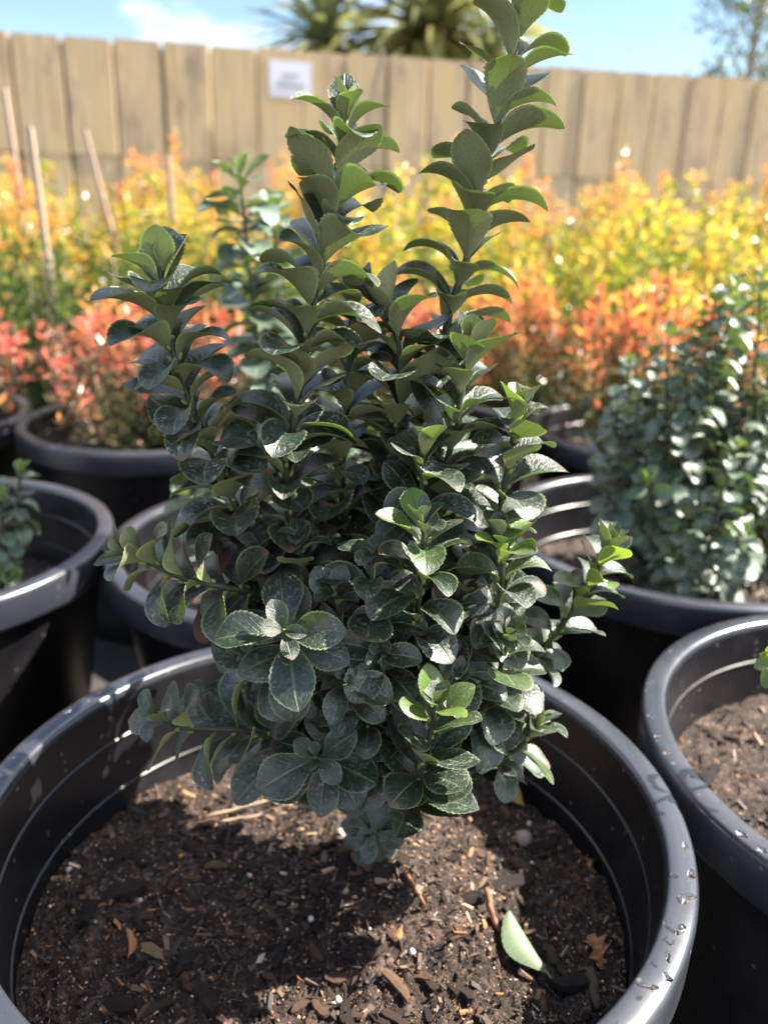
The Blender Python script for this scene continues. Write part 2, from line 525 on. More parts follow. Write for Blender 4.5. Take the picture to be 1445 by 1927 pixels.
for z in (0.30, 0.85, 1.30):
    mb = MB(); mb.box((-14 * PWID, .034, z), (26 * PWID, .075, z + .09))
    link('rail', mb.build('rail', [M_BRN], False), fence)
mb = MB(); mb.box((-14 * PWID, .078, .02), (26 * PWID, .09, min(FTOP) - .018))
link('added_gap_backing', mb.build('backing', [M_BRN], False), fence)  # unseen sheet added so the gaps between boards stay dark

# white notice
sc_ = fence_pt(545.5, 150.5)
sw, sh = .255, .198
sign = empty('notice_sign', sc_, 'small white notice with two lines of print fixed high on the board fence', 'sign')
sign.rotation_euler = (0, 0, math.atan2(fd[1], fd[0]))
mb = MB(); mb.box((-sw / 2, -.026, -sh / 2), (sw / 2, -.022, sh / 2))
link('sheet', mb.build('sheet', [M_SIGN], False), sign)
mb = MB()
for zc, half, hh in ((.020, .046, .010), (-.032, .082, .010)):
    x = -half
    while x < half:
        w = rng.uniform(.004, .010)
        a = hh * rng.uniform(.75, 1.0)
        mb.box((x, -.0285, zc - a), (x + w * .55, -.0262, zc + a)); 
        mb.box((x, -.0290, zc - .002 + rng.uniform(-a, a) * .6), (x + w * 1.1, -.0286, zc + .002))
        x += w + .005
tag(link('print', mb.build('print', [M_INK], False), sign), None, None, None, 'stuff')

# ------------------------------------------------------------------ pots
RI1, RI2 = .2306, .2185
H = RIM
prof_in = [(.001, .012), (.165, .012), (.168, .012)] + \
          [(.168 + (.2185 - .168) * t, .012 + (H - .086 - .012) * t) for t in np.linspace(.02, 1, 10)] + [(.2249, H - .042), (.2293, H - .007)]
prof_rim = [(.2293, H - .007), (.2299, H - .003), (.2312, H - .0008), (.2330, H), (.2465, H - .0002), (.2490, H - .0022), (.2500, H - .006),
            (.2493, H - .036), (.2483, H - .040), (.2440, H - .041), (.2350, H - .043)]
prof_out = [(.2350, H - .043), (.2325, H - .052)] + \
           [(.2325 + (.176 - .2325) * t, (H - .052) * (1 - t)) for t in np.linspace(.1, 1, 8)] + [(.17, 0), (.001, 0)]
_a, _b = lathe(prof_in, 128); _c, _d = lathe(prof_out, 128)
ME_BODY = mesh('pot_wall', np.concatenate([_a, _c]), np.concatenate([_b, _d + len(_a)]), [M_PL])
_a, _b = lathe(prof_rim, 128)
ME_RIM = mesh('pot_rim', _a, _b, [M_RIM])
def ridge_mesh(rc, z):
    pr = [(rc + .0015, z - .0030), (rc - .0010, z - .0014), (rc - .0017, z), (rc - .0010, z + .0011), (rc + .0015, z + .0024)]
    V, F = lathe(pr, 128)
    return mesh('pot_ridge', V, F, [M_PL])
ME_R1, ME_R2 = ridge_mesh(.2249, H - .042), ridge_mesh(.2185, H - .086)

def make_pot(x, y, label, rot=0, group='black plastic nursery pots'):
    o = empty('plant_pot', (x, y, 0), label, 'pot', group)
    o.rotation_euler = (0, 0, rot)
    link('pot_wall', ME_BODY, o)
    link('rim', ME_RIM, o)
    link('ridge', ME_R1, o); link('ridge', ME_R2, o)
    return o

POTS = {}
for key, x, y, lab in (
    ('F', -.0334, .505, 'large black plastic pot in the foreground holding the tall dark green shrub'),
    ('R', .4690, .581, 'black plastic pot at the right edge with sunlit soil and wet rim'),
    ('L', -.591, .970, 'black plastic pot at the left edge holding a small leafy plant'),
    ('ML', -.091, 1.003, 'black plastic pot half hidden directly behind the foreground shrub'),
    ('BL', -.448, 1.612, 'black plastic pot holding the red leaved shrub at the left'),
    ('BR', .404, 1.080, 'black plastic pot holding the dense green shrub at the right'),
    ('RR', .530, 1.640, 'black plastic pot under the red and orange shrub at the right'),
    ('B0', -.540, .470, 'black plastic pot showing only a sliver of rim at the lower left edge'),
    ('FL', -.950, 1.600, 'black plastic pot at the far left edge under a red shrub'),
    ('MR', .040, 1.600, 'black plastic pot of the red shrub glimpsed behind the middle of the foreground shrub')):
    POTS[key] = (make_pot(x, y, lab, rng.uniform(0, 6)), x, y)

# ------------------------------------------------------------------ soil
def vnoise(x, y, s, seed):
    r = np.random.default_rng(seed); out = np.zeros_like(x)
    for k in range(7):
        a = r.uniform(0, 6.28); f = s * r.uniform(.6, 1.7); p = r.uniform(0, 6.28)
        out += np.sin((x * math.cos(a) + y * math.sin(a)) * f + p)
    return out / 7

def soil_front(x, y):
    """Height of the soil in the front pot, x and y from the pot centre."""
    z = H - .100 - .10 * y * .35
    z = z + .038 * np.exp(-((x - .05) ** 2 + (y - .01) ** 2) / .075 ** 2)
    z = z + .012 * np.exp(-((x + .12) ** 2 + (y + .02) ** 2) / .06 ** 2)
    z = z + .010 * np.exp(-((x - .10) ** 2 + (y + .045) ** 2) / .03 ** 2)
    return z + .006 * vnoise(x, y, 60, 3) + .005 * vnoise(x, y, 170, 5) + .002 * vnoise(x, y, 420, 7)
def soil_flat(level, seed, tilt=0.0):
    def fn(x, y): return H - level + .006 * vnoise(x, y, 28, seed) + .003 * vnoise(x, y, 120, seed + 1) + tilt * y
    return fn

def wall_r(z):
    """Inner radius of the pot at height z."""
    return np.interp(z, [.012, H - .086, H - .042, H], [.168, .2185, .2249, .2306]) - .0006

def soil_mesh(fn, nr, na, rough):
    r = np.sqrt(np.linspace(0, 1, nr)); th = np.arange(na) * 2 * math.pi / na
    rr, tt = np.meshgrid(r, th, indexing='ij')
    x0, y0 = rr * .219 * np.cos(tt), rr * .219 * np.sin(tt)
    z = fn(x0, y0)
    sc = wall_r(z) / .219
    x, y = x0 * sc, y0 * sc
    z = fn(x, y) + rng.normal(0, rough, x.shape) * (rr > .01)
    V = np.stack([x, y, z], -1).reshape(-1, 3)
    i = np.arange(nr - 1)[:, None]; j = np.arange(na)[None, :]; j2 = (j + 1) % na
    F = np.stack([i*na+j, (i+1)*na+j, (i+1)*na+j2, i*na+j2], -1).reshape(-1, 4)
    return mesh('soil', V, F, [M_SOIL])

BOX_V = np.array([(-1,-1,-1),(1,-1,-1),(1,1,-1),(-1,1,-1),(-1,-1,1),(1,-1,1),(1,1,1),(-1,1,1)], float) * .5
BOX_F = np.array([(0,3,2,1),(4,5,6,7),(0,1,5,4),(1,2,6,5),(2,3,7,6),(3,0,4,7)])
OCT_V = np.array([(1,0,0),(-1,0,0),(0,1,0),(0,-1,0),(0,0,1),(0,0,-1)], float) * .5
OCT_F = np.array([(0,2,4),(2,1,4),(1,3,4),(3,0,4),(2,0,5),(1,2,5),(3,1,5),(0,3,5)])
def rand_rot(n, tilt):
    a = rng.uniform(0, 2*math.pi, n); b = rng.normal(0, tilt, n); c = rng.normal(0, tilt, n)
    ca, sa, cb, sb, cc, sc = np.cos(a), np.sin(a), np.cos(b), np.sin(b), np.cos(c), np.sin(c)
    Z = np.zeros(n); O = np.ones(n)
    Rz = np.stack([ca,-sa,Z, sa,ca,Z, Z,Z,O], -1).reshape(n,3,3)
    Ry = np.stack([cb,Z,sb, Z,O,Z, -sb,Z,cb], -1).reshape(n,3,3)
    Rx = np.stack([O,Z,Z, Z,cc,-sc, Z,sc,cc], -1).reshape(n,3,3)
    return Rz @ Ry @ Rx
def disc(n, rmax):
    r = np.sqrt(rng.uniform(0, 1, n)) * rmax; t = rng.uniform(0, 2*math.pi, n)
    return r*np.cos(t), r*np.sin(t)
CH_COL = np.array([(.018,.013,.011),(.030,.021,.016),(.05,.033,.024),(.08,.052,.037),(.13,.085,.06),(.21,.135,.09),(.33,.22,.145),(.28,.13,.055),(.45,.36,.28)])
CH_P = np.array([.24,.23,.19,.13,.08,.055,.03,.03,.015])
def scatter_chips(fn, n, rmax, lo, hi, base_V, base_F, tilt, aspect, thick, lift):
    x, y = disc(n, rmax); z = fn(x, y)
    L = lo * (hi / lo) ** (rng.uniform(0, 1, n) ** 2.2)
    S = np.stack([L, L * rng.uniform(*aspect, n), L * rng.uniform(*thick, n)], -1)
    Rm = rand_rot(n, tilt)
    jit = rng.uniform(.75, 1.25, (n, len(base_V), 3))
    V = np.einsum('nij,nkj->nki', Rm, base_V[None] * S[:, None] * jit)
    V += np.stack([x, y, z + L * lift], -1)[:, None]
    # keep inside the wall
    rr = np.hypot(V[..., 0], V[..., 1]); lim = wall_r(V[..., 2]) - .001
    k = np.minimum(1, lim / np.maximum(rr, 1e-6)); V[..., 0] *= k; V[..., 1] *= k
    F = base_F[None] + (np.arange(n) * len(base_V))[:, None, None]
    c = 2.3 * CH_COL[rng.choice(len(CH_COL), n, p=CH_P)] * rng.uniform(.8, 1.25, (n, 1))
    return V.reshape(-1, 3), F.reshape(-1, base_F.shape[1]), np.repeat(c, len(base_V), 0)

# a few bark pieces as single objects share these meshes
def bark_piece_mesh(seed):
    r = np.random.default_rng(seed)
    n = 6; L = 1.0; w = r.uniform(.22, .55); t = r.uniform(.10, .22)
    xs = np.linspace(-.5, .5, n); bend = r.uniform(-.12, .12)
    V = []
    for i, x in enumerate(xs):
        ww = w * .5 * (1 - .55 * abs(2 * x) ** 3 * r.uniform(.5, 1.2)) * r.uniform(.8, 1.15); tt = t * .5 * r.uniform(.75, 1.2)
        c = bend * (1 - 4 * x * x); zc = r.normal(0, .02)
        for a, b in ((-1, -.6), (-.5, -1), (.6, -1), (1, -.3), (.8, .7), (0, 1.05), (-.8, .8)):
            V.append((x + r.normal(0, .015), c + a * ww, zc + b * tt))
    k = 7; F = []
    for i in range(n - 1):
        for j in range(k):
            F.append((i*k+j, i*k+(j+1) % k, (i+1)*k+(j+1) % k, (i+1)*k+j))
    F += [tuple(range(k))[::-1], tuple((n-1)*k+j for j in range(k))]
    return mesh('bark_piece', V, F, [M_CHO], smooth=False)
ME_BARK = [bark_piece_mesh(s) for s in range(8)]
ME_PERL = []
M_PERL = mat_plain('perlite', (.72, .70, .66), .7, .3, 900, .12, .5)
for s in range(2):
    r = np.random.default_rng(90 + s); V, F = lathe([(0.02, -.5), (.36, -.36), (.5, 0), (.38, .34), (.02, .5)], 9)
    ME_PERL.append(mesh('perlite', V * r.uniform(.8, 1.15, V.shape), F, [M_PERL]))

def make_soil(key, fn, nr, na, rough, nchip, ncrumb, nbark, nperl, label, big=.012):
    _, px, py = POTS[key]
    so = link('potting_soil', soil_mesh(fn, nr, na, rough)); so.location = (px, py, 0)
    tag(so, label, 'soil', 'soil in the pots', 'stuff')
    if ncrumb:
        V, F, c = scatter_chips(fn, ncrumb, .216, .0008, .0036, OCT_V, OCT_F, 1.0, (.6, 1.1), (.5, 1.0), .18)
        tag(link('soil_crumbs', mesh('crumbs', V, F, [M_CH], colr=c, smooth=False), so), None, None, None, 'stuff')
    if nchip:
        V, F, c = scatter_chips(fn, nchip, .214, .0022, big, BOX_V, BOX_F, .55, (.07, .38), (.05, .22), .12)
        tag(link('bark_bits', mesh('bits', V, F, [M_CH], colr=c * .52, smooth=False), so), None, None, None, 'stuff')
    x, y = disc(nbark, .19)
    for i in range(nbark):
        o = link('bark_chip', ME_BARK[i % 8], so)
        L = rng.uniform(.008, .020) if i > 26 else rng.uniform(.020, .034)
        o.scale = (L, L, L)
        o.rotation_euler = (rng.normal(0, .3), rng.normal(0, .22), rng.uniform(0, 6.28))
        o.location = (x[i], y[i], float(fn(x[i:i+1], y[i:i+1])[0]) + .0016)
    x, y = disc(nperl, .19)
    for i in range(nperl):
        o = link('perlite_bead', ME_PERL[i % 2], so)
        L = rng.uniform(.003, .0055); o.scale = (L, L, L); o.rotation_euler = tuple(rng.uniform(0, 6, 3))
        o.location = (x[i], y[i], float(fn(x[i:i+1], y[i:i+1])[0]) + .0012)
    return so

SOIL_F = make_soil('F', soil_front, 120, 360, .0011, 7500, 24000, 270, 0, 'dark bark potting soil mounded in the front pot round the shrub')
SF = {'R': soil_flat(.075, 21, -.03), 'BR': soil_flat(.095, 31), 'L': soil_flat(.11, 41), 'ML': soil_flat(.10, 51),
      'BL': soil_flat(.07, 61), 'RR': soil_flat(.07, 71), 'FL': soil_flat(.07, 81), 'MR': soil_flat(.07, 91), 'B0': soil_flat(.11, 95)}
make_soil('R', SF['R'], 60, 200, .0012, 2600, 6000, 60, 10, 'sunlit woody potting soil in the pot at the right edge', .016)
make_soil('BR', SF['BR'], 40, 120, .0015, 1500, 2500, 24, 8, 'potting soil under the dense green shrub at the right')
make_soil('L', SF['L'], 40, 120, .0015, 900, 1500, 0, 0, 'dark potting soil in the pot at the left edge')
make_soil('ML', SF['ML'], 40, 120, .0015, 900, 1500, 0, 0, 'potting soil in the pot directly behind the foreground shrub')
for k, l in (('BL', 'potting soil under the red shrub at the left'), ('RR', 'potting soil under the red and orange shrub at the right'),
             ('FL', 'potting soil in the pot at the far left edge'), ('MR', 'potting soil of the red shrub behind the middle'),
             ('B0', 'potting soil in the pot at the lower left edge')):
    make_soil(k, SF[k], 20, 64, .002, 300, 0, 0, 0, l)

def soil_hit(px, py, lift=0.0):
    """Point on the front pot's soil seen at a pixel."""
    _, cx, cy = POTS['F']; z = H - .09
    for _ in range(12):
        q = on_plane(px, py, z)
        z = float(soil_front(np.array([q[0] - cx]), np.array([q[1] - cy]))[0])
    q = on_plane(px, py, z); q[2] += lift
    return q

# ------------------------------------------------------------------ leaf meshes of the euonymus
def leaf_mesh(seed, nu, nv, bend, cup, wr, teeth, mats):
    r = np.random.default_rng(seed)
    u = np.linspace(0, 1, nu + 1)
    th = bend * (u ** 1.25) + r.uniform(-.06, .06) * np.sin(u * 5)
    du = 1.0 / nu
    cy = np.concatenate([[0], np.cumsum(np.cos(th[:-1]) * du)]); cz = np.concatenate([[0], np.cumsum(-np.sin(th[:-1]) * du)])
    b = np.clip((u - .07) / .93, 0, 1)
    hw = wr * .5 * np.power(np.maximum(np.sin(math.pi * b ** 1.32), 0), .72)
    hw = np.maximum(hw, .024 * (1 - b ** 8))
    if teeth:
        cr = np.abs(np.sin(math.pi * teeth * u + r.uniform(0, 3)))
        tooth = .085 * (1 - cr) ** 1.2 * np.clip((u - .18) * 6, 0, 1)
    else: tooth = u * 0
    s = np.linspace(-1, 1, nv + 1)
    asym = r.uniform(-.12, .12)
    c0, c1 = cup
    ph = r.uniform(0, 6.28, 2); wav = r.uniform(.01, .035)
    V = []; UV = []
    tw = r.uniform(-.35, .35)
    for i in range(nu + 1):
        cc = c0 + (c1 - c0) * u[i]
        a = tw * u[i] ** 1.5
        nz = np.array([0, math.sin(th[i]), math.cos(th[i])])
        for sj in s:
            x = sj * hw[i] * (1 + asym * sj) * (1 - tooth[i] * abs(sj) ** 7); x = x * (1 - .22 * min(1, abs(cc)) * abs(sj))
            h = hw[i] * cc * abs(sj) ** 1.5 + wav * abs(sj) ** 2 * math.sin(u[i] * 9 + ph[0 if sj < 0 else 1]) * min(1, hw[i] * 5)
            xx = x * math.cos(a) - h * math.sin(a); hh = x * math.sin(a) + h * math.cos(a)
            V.append(np.array([xx, cy[i], cz[i]]) + nz * hh)
            UV.append((u[i], sj * .5 + .5))
    n = nv + 1
    i = np.arange(nu)[:, None]; j = np.arange(nv)[None, :]
    F = np.stack([i*n+j, i*n+j+1, (i+1)*n+j+1, (i+1)*n+j], -1).reshape(-1, 4)
    return mesh('leaf', np.array(V), F, mats, uv=np.array(UV))

# (bend, cup) families: 0 upright and cupped (shoot tips), 1 arching, 2 strongly recurved, 3 flat broad
FAM = [(.20, (.60, .30)), (1.05, (.70, .20)), (1.55, (.80, .05)), (.45, (.32, -.12))]
LEAF = [[leaf_mesh(100 + f * 10 + k, 54, 8, FAM[f][0] + dv, FAM[f][1], w, 15, [M_EUO])
         for k, (dv, w) in enumerate(((-.12, .64), (0, .70), (.2, .58), (.05, .76), (-.3, .66), (.3, .64), (-.05, .56)))] for f in range(4)]
LEAF_B = [[leaf_mesh(300 + f * 10 + k, 9, 4, FAM[f][0], FAM[f][1], w, 0, [M_EUO_B]) for k, w in enumerate((.64, .70, .60))] for f in range(4)]

def mesh_arrays(me):
    V = np.empty(len(me.vertices) * 3, np.float32); me.vertices.foreach_get('co', V)
    F = np.empty(len(me.loops), np.int32); me.loops.foreach_get('vertex_index', F)
    U = np.empty(len(me.loops) * 2, np.float32); me.uv_layers[0].data.foreach_get('uv', U)
    U = U.reshape(-1, 2); F4 = F.reshape(-1, 4)
    uvv = np.empty((len(V) // 3, 2), np.float32); uvv[F] = U
    return V.reshape(-1, 3), F4, uvv

class Shrub:
    """A euonymus: stems of its own with opposite pairs of leaves."""
    def __init__(s, name, base, label, cat, group, bank, mats_stem, limit=300):
        s.o = empty(name, base, label, cat, group); s.base = np.array(base)
        s.leaves = []; s.bank = bank; s.ms = mats_stem; s.limit = limit
        s.nstem = 0
    def shoot(s, pts, llen=.045, gap=.014, start=.0, phase=0.0, young=0, rad=(.0016, .003), up=.15, spread=(18, 70), fam=None, tipn=4,
              toward=True, young_amt=1.0, buds=True, drop=.0, ramp=7.0, drift=.05):
        """pts run from tip to base; start = part of the length at the base left bare."""
        pts = np.asarray(pts, float)
        c = catmull(pts, .004)
        seg = np.linalg.norm(np.diff(c, axis=0), axis=1); arc = np.concatenate([[0], np.cumsum(seg)]); L = arc[-1]
        mb = MB()
        rr = rad[0] + (rad[1] - rad[0]) * np.clip(arc / max(L, 1e-6), 0, 1) ** .7
        st = max(1, len(c) // 40)
        idx = list(range(0, len(c), st))
        if idx[-1] != len(c) - 1: idx.append(len(c) - 1)
        mb.tube(c[idx], rr[idx], 8)
        nodes = []
        d = .002; k = 0
        while d < L * (1 - start):
            nodes.append((d, k))
            g = gap * (.35 + .65 * min(1, k / 4)) * rng.uniform(.85, 1.15)
            d += g; k += 1
        for d, k in nodes:
            q = np.array([np.interp(d, arc, c[:, i]) for i in range(3)])
            d2 = min(L, d + .006); d1 = max(0, d - .006)
            a = nrm([np.interp(d1, arc, c[:, i]) - np.interp(d2, arc, c[:, i]) for i in range(3)])     # towards the tip
            tow = (CAM - q) if toward else np.array([.3, -1, .2])
            p = nrm(tow - a * (tow @ a)); qv = np.cross(a, p)
            ph = phase + (math.pi / 2) * (k % 2) + drift * k + rng.normal(0, .24)
            f_old = min(1, k / ramp)
            for sgn in (0, math.pi):
                if rng.uniform() < drop: continue
                r = p * math.cos(ph + sgn) + qv * math.sin(ph + sgn)
                al = R_(spread[0] + (spread[1] - spread[0]) * f_old + rng.normal(0, 9))
                y = nrm(a * math.cos(al) + r * math.sin(al))
                z = a * math.sin(al) - r * math.cos(al)
                z = nrm(z + up * np.array([0, 0, 1.0]) + rng.normal(0, .10, 3))
                z = nrm(z - y * (z @ y)); x = np.cross(y, z)
                size = llen * (np.interp(k, [0, 1, 2, tipn, tipn + 3], [.34, .5, .68, .9, 1.0])) * rng.uniform(.86, 1.14)
                if fam is None:
                    fm = 0 if k < 2 else (int(rng.choice([0, 1, 3], p=[.4, .4, .2])) if k < 4 else int(rng.choice([1, 2, 3], p=[.5, .3, .2])))
                else: fm = fam if not isinstance(fam, tuple) else int(rng.choice(fam))
                me = s.bank[fm][rng.integers(len(s.bank[fm]))]
                yv = 0.0
                if young: yv = young_amt * max(0.0, min(1.0, 1.15 - k / young))
                M = Matrix(((x[0]*size, y[0]*size, z[0]*size, q[0]), (x[1]*size, y[1]*size, z[1]*size, q[1]), (x[2]*size, y[2]*size, z[2]*size, q[2]), (0, 0, 0, 1)))
                s.leaves.append([None, me, M, yv, q + y * size * .5, size])
                if buds and k > 2 and rng.uniform() < .8:
                    bl = .0048 * rng.uniform(.7, 1.2); bd = nrm(a * .86 + r * .5); b0 = q + r * (rad[0] + .0006) + a * .0008
                    mb.tube([b0, b0 + bd * bl * .3, b0 + bd * bl * .7, b0 + bd * bl], [.0006, .0014, .0012, .0002], 6, 1)
        me = mb.build('stem', self_mats(s.ms))
        st_o = link('stem', me, s.o)
        st_o.matrix_parent_inverse = Matrix.Translation(-Vector(s.base))
        for lf in s.leaves:
            if lf[0] is None: lf[0] = st_o
        s.nstem += 1
        return st_o
    def leaf(s, stem, tip_from, tip_to, nvec, fm, var=0, yv=0.0, width=1.0):
        """One leaf set by hand from its foot to its point."""
        a = np.array(tip_from); b = np.array(tip_to); L = np.linalg.norm(b - a)
        y = (b - a) / L; z = nrm(np.array(nvec, float)); z = nrm(z - y * (z @ y)); x = np.cross(y, z)
        L *= 1.05
        w = L * width
        M = Matrix(((x[0]*w, y[0]*L, z[0]*L, a[0]), (x[1]*w, y[1]*L, z[1]*L, a[1]), (x[2]*w, y[2]*L, z[2]*L, a[2]), (0, 0, 0, 1)))
        s.leaves.append([stem, s.bank[fm][var % len(s.bank[fm])], M, yv, (a + b) / 2, L])
    def finish(s, low=None):
        if low is not None:      # the crown starts a hand's breadth above the soil; only the basal sprig sits lower
            s.leaves = [l for l in s.leaves if l[4][2] > low or l[0] is s.keep]
        # rank the leaves by how much of each shows in the photograph's view
        sub = 4; gw, gh = int(W0 / sub) + 1, int(H0 / sub) + 1
        cache = {}; X, Y, Z, I = [], [], [], []
        for k, (st, me, M, yv, q, size) in enumerate(s.leaves):
            if me.name not in cache: cache[me.name] = mesh_arrays(me)[0]
            A = np.array(M); w = cache[me.name] @ A[:3, :3].T + A[:3, 3] - CAM
            dz = w @ CF
            X.append((W0 / 2 + FPX * (w @ CR) / dz) / sub); Y.append((H0 / 2 - FPX * (w @ CU) / dz) / sub); Z.append(dz); I.append(np.full(len(dz), k))
        X, Y, Z, I = map(np.concatenate, (X, Y, Z, I))
        ok = (X >= 0) & (Y >= 0) & (X < gw) & (Y < gh)
        X, Y, Z, I = X[ok].astype(int), Y[ok].astype(int), Z[ok], I[ok]
        od = np.argsort(-Z); buf = np.full(gw * gh, -1); buf[(Y * gw + X)[od]] = I[od]
        seen = np.bincount(buf[buf >= 0], minlength=len(s.leaves))
        rank = np.argsort(-seen, kind='stable')
        print('SEEN', (seen > 2).sum(), (seen > 10).sum())
        s.leaves = [s.leaves[k] for k in rank]
        for st, me, M, yv, q, size in s.leaves[:s.limit]:
            o = link('leaf', me, st)
            o.matrix_basis = M
            if yv > 0: o['young'] = float(yv)
        rest = s.leaves[s.limit:]
        if rest:
            VV = []; FF = []; UU = []; n = 0
            cache = {}
            for st, me, M, yv, q, size in rest:
                if me.name not in cache: cache[me.name] = mesh_arrays(me)
                V, F, U = cache[me.name]; A = np.array(M)
                VV.append(V @ A[:3, :3].T + A[:3, 3] - s.base); FF.append(F + n); UU.append(U); n += len(V)
            me = mesh('inner_leaves', np.concatenate(VV), np.concatenate(FF), [s.bank[0][0].materials[0]], uv=np.concatenate(UU))
            tag(link('inner_leaves', me, s.o), None, None, None, 'stuff')
        print('LEAVES', s.o.name, s.o['label'][:40], len(s.leaves))
def self_mats(ms): return list(ms)

def PP(lst): return [P(*q) for q in lst]

# ------------------------------------------------------------------ the foreground shrub
base = soil_hit(712, 1560); base[1] = .545
base[2] = float(soil_front(np.array([base[0] + .0334]), np.array([base[1] - .505]))[0])
S = Shrub('euonymus_shrub', tuple(base), 'tall dark green shrub with toothed leathery leaves planted in the front pot', 'shrub', None, LEAF, [M_ST, M_BUD])
B = tuple(base - np.array([0, 0, .012]))
def shoot(px, to_base=True, **kw):
    kw['llen'] *= .93; kw['gap'] *= .90
    p = PP(px)
    if to_base: p.append(np.array(B) + rng.normal(0, .006, 3) * np.array([1, 1, 0]))
    return S.shoot(p, **kw)
# tall right-hand leader
shoot([(992,-70,.56),(975,60,.565),(945,200,.565),(905,340,.56),(880,480,.555),(848,580,.552),(825,690,.55),(798,820,.548),(765,980,.545),(735,1230,.54)],
      llen=0.0477, gap=0.0105, start=.22, phase=.5, rad=(.0017,.0036), spread=(14,36), fam=(1,1,1,2,3), drop=.02, ramp=9)
# middle leader
shoot([(652,215,.50),(640,330,.502),(622,430,.50),(592,560,.498),(572,680,.495),(553,800,.495),(538,900,.50),(560,1050,.51),(620,1300,.53)],
      llen=0.0473, gap=0.0088, start=.25, phase=.1, young=3, young_amt=.45, rad=(.0013,.0034), spread=(12,38), fam=None, ramp=8)
# left leader
shoot([(300,500,.50),(312,590,.50),(338,700,.50),(378,800,.50),(420,900,.505),(470,1010,.51),(560,1220,.525)],
      llen=0.0456, gap=0.0069, start=.30, phase=.0, young=3, young_amt=.3, rad=(.0015,.0034), spread=(12,44), ramp=7)
# shoot between the leaders, behind the middle one
shoot([(662,545,.54),(660,650,.54),(652,780,.535),(642,900,.53),(652,1010,.53),(668,1250,.54)],
      llen=0.0435, gap=0.0090, start=.2, phase=.3, rad=(.0015,.0034), spread=(14,40), ramp=6)
# right-middle shoot with dark broad leaves
shoot([(725,565,.53),(748,640,.53),(752,760,.53),(735,900,.53),(722,1100,.535)],
      llen=0.0498, gap=0.0114, start=.25, phase=.7, rad=(.0015,.0034), spread=(14,40), ramp=5)
shoot([(885,640,.515),(872,720,.515),(850,830,.515),(815,980,.52),(770,1200,.53)],
      llen=0.0488, gap=0.0106, start=.25, phase=1.0, rad=(.0015,.0034), spread=(14,40), ramp=5)
# right side shoot, light tip
shoot([(978,762,.505),(962,840,.505),(945,930,.51),(920,1040,.515),(870,1220,.53)],
      llen=0.0424, gap=0.0112, start=.25, phase=.25, young=4, young_amt=.75, rad=(.0013,.003), spread=(14,39), ramp=6)
# centre shoot
shoot([(800,835,.485),(795,900,.487),(785,1000,.50),(760,1200,.52)],
      llen=0.0435, gap=0.0112, start=.3, phase=.6, young=4, young_amt=.5, rad=(.0013,.003), spread=(14,40), ramp=5)
# front shoot with yellow-green tip
shoot([(798,975,.455),(795,1040,.458),(788,1130,.462),(780,1220,.470),(765,1330,.49)],
      llen=0.0445, gap=0.0108, start=.25, phase=.35, young=4, young_amt=.95, rad=(.0012,.003), spread=(14,44), ramp=5, up=.14)
# low front shoot
shoot([(822,1318,.430),(808,1385,.436),(795,1450,.445),(770,1510,.47)],
      llen=0.0456, gap=0.0103, start=.3, phase=.75, young=4, young_amt=.8, rad=(.0012,.0026), spread=(14,46), ramp=4, up=.45, fam=(0,3,3))
# shoot leaning out to the right with a bright tip
shoot([(1150,1012,.52),(1122,1075,.52),(1075,1150,.522),(1022,1218,.525),(940,1290,.53),(840,1390,.54)],
      llen=0.0380, gap=0.0100, start=.35, phase=.3, young=9, young_amt=1.0, rad=(.0012,.003), spread=(14,37), ramp=6)
# right shoot with bright leaves at mid height
shoot([(940,1000,.475),(945,1060,.477),(935,1140,.485),(880,1290,.51)],
      llen=0.0424, gap=0.0108, start=.3, phase=.5, young=5, young_amt=.9, rad=(.0012,.003), spread=(14,42), ramp=5, up=.12)
shoot([(958,1195,.465),(940,1260,.47),(900,1340,.49),(800,1450,.52)],
      llen=0.0424, gap=0.0112, start=.35, phase=.2, young=4, young_amt=1.0, rad=(.0012,.003), spread=(14,42), ramp=4, up=.14)
# lower right shoot
shoot([(1012,1358,.49),(985,1400,.49),(935,1430,.495),(850,1470,.52)],
      llen=0.0424, gap=0.0112, start=.3, phase=.9, young=4, young_amt=.9, rad=(.0012,.0028), spread=(14,39), ramp=4, up=.12)
# left low shoots
shoot([(232,1035,.455),(290,1062,.458),(350,1090,.462),(420,1105,.47),(500,1130,.49),(600,1250,.52)],
      llen=0.0435, gap=0.0103, start=.3, phase=.4, young=1, young_amt=.3, rad=(.0014,.0034), spread=(18,53), ramp=5, up=.3)
shoot([(292,1345,.445),(340,1368,.448),(400,1372,.452),(480,1380,.46),(590,1430,.50)],
      llen=0.0488, gap=0.0129, start=.3, phase=.5, young=1, young_amt=.4, rad=(.0013,.003), spread=(24,60), ramp=4, up=.5, fam=(0,3,1))
# rosettes that point at the viewer
shoot([(533,1186,.425),(545,1200,.44),(575,1235,.475),(620,1290,.51)],
      llen=.047, gap=.0115, start=.3, phase=.6, rad=(.0013,.003), spread=(40,70), tipn=1, ramp=3, up=.3, fam=(3,3,1))
shoot([(592,1425,.440),(608,1425,.455),(640,1440,.485)],
      llen=.044, gap=.0120, start=.3, phase=.9, rad=(.0013,.003), spread=(40,72), tipn=1, ramp=3, up=.4, fam=(3,))
shoot([(648,1275,.44),(655,1290,.46),(672,1340,.50)],
      llen=.037, gap=.0120, start=.25, phase=.3, rad=(.0013,.003), spread=(20,54), tipn=1, ramp=3, up=.12, fam=(3,1))
shoot([(715,1225,.445),(718,1250,.465),(718,1330,.50)],
      llen=.037, gap=.0120, start=.25, phase=.8, rad=(.0013,.003), spread=(20,54), tipn=1, ramp=3, up=.12, fam=(3,1))
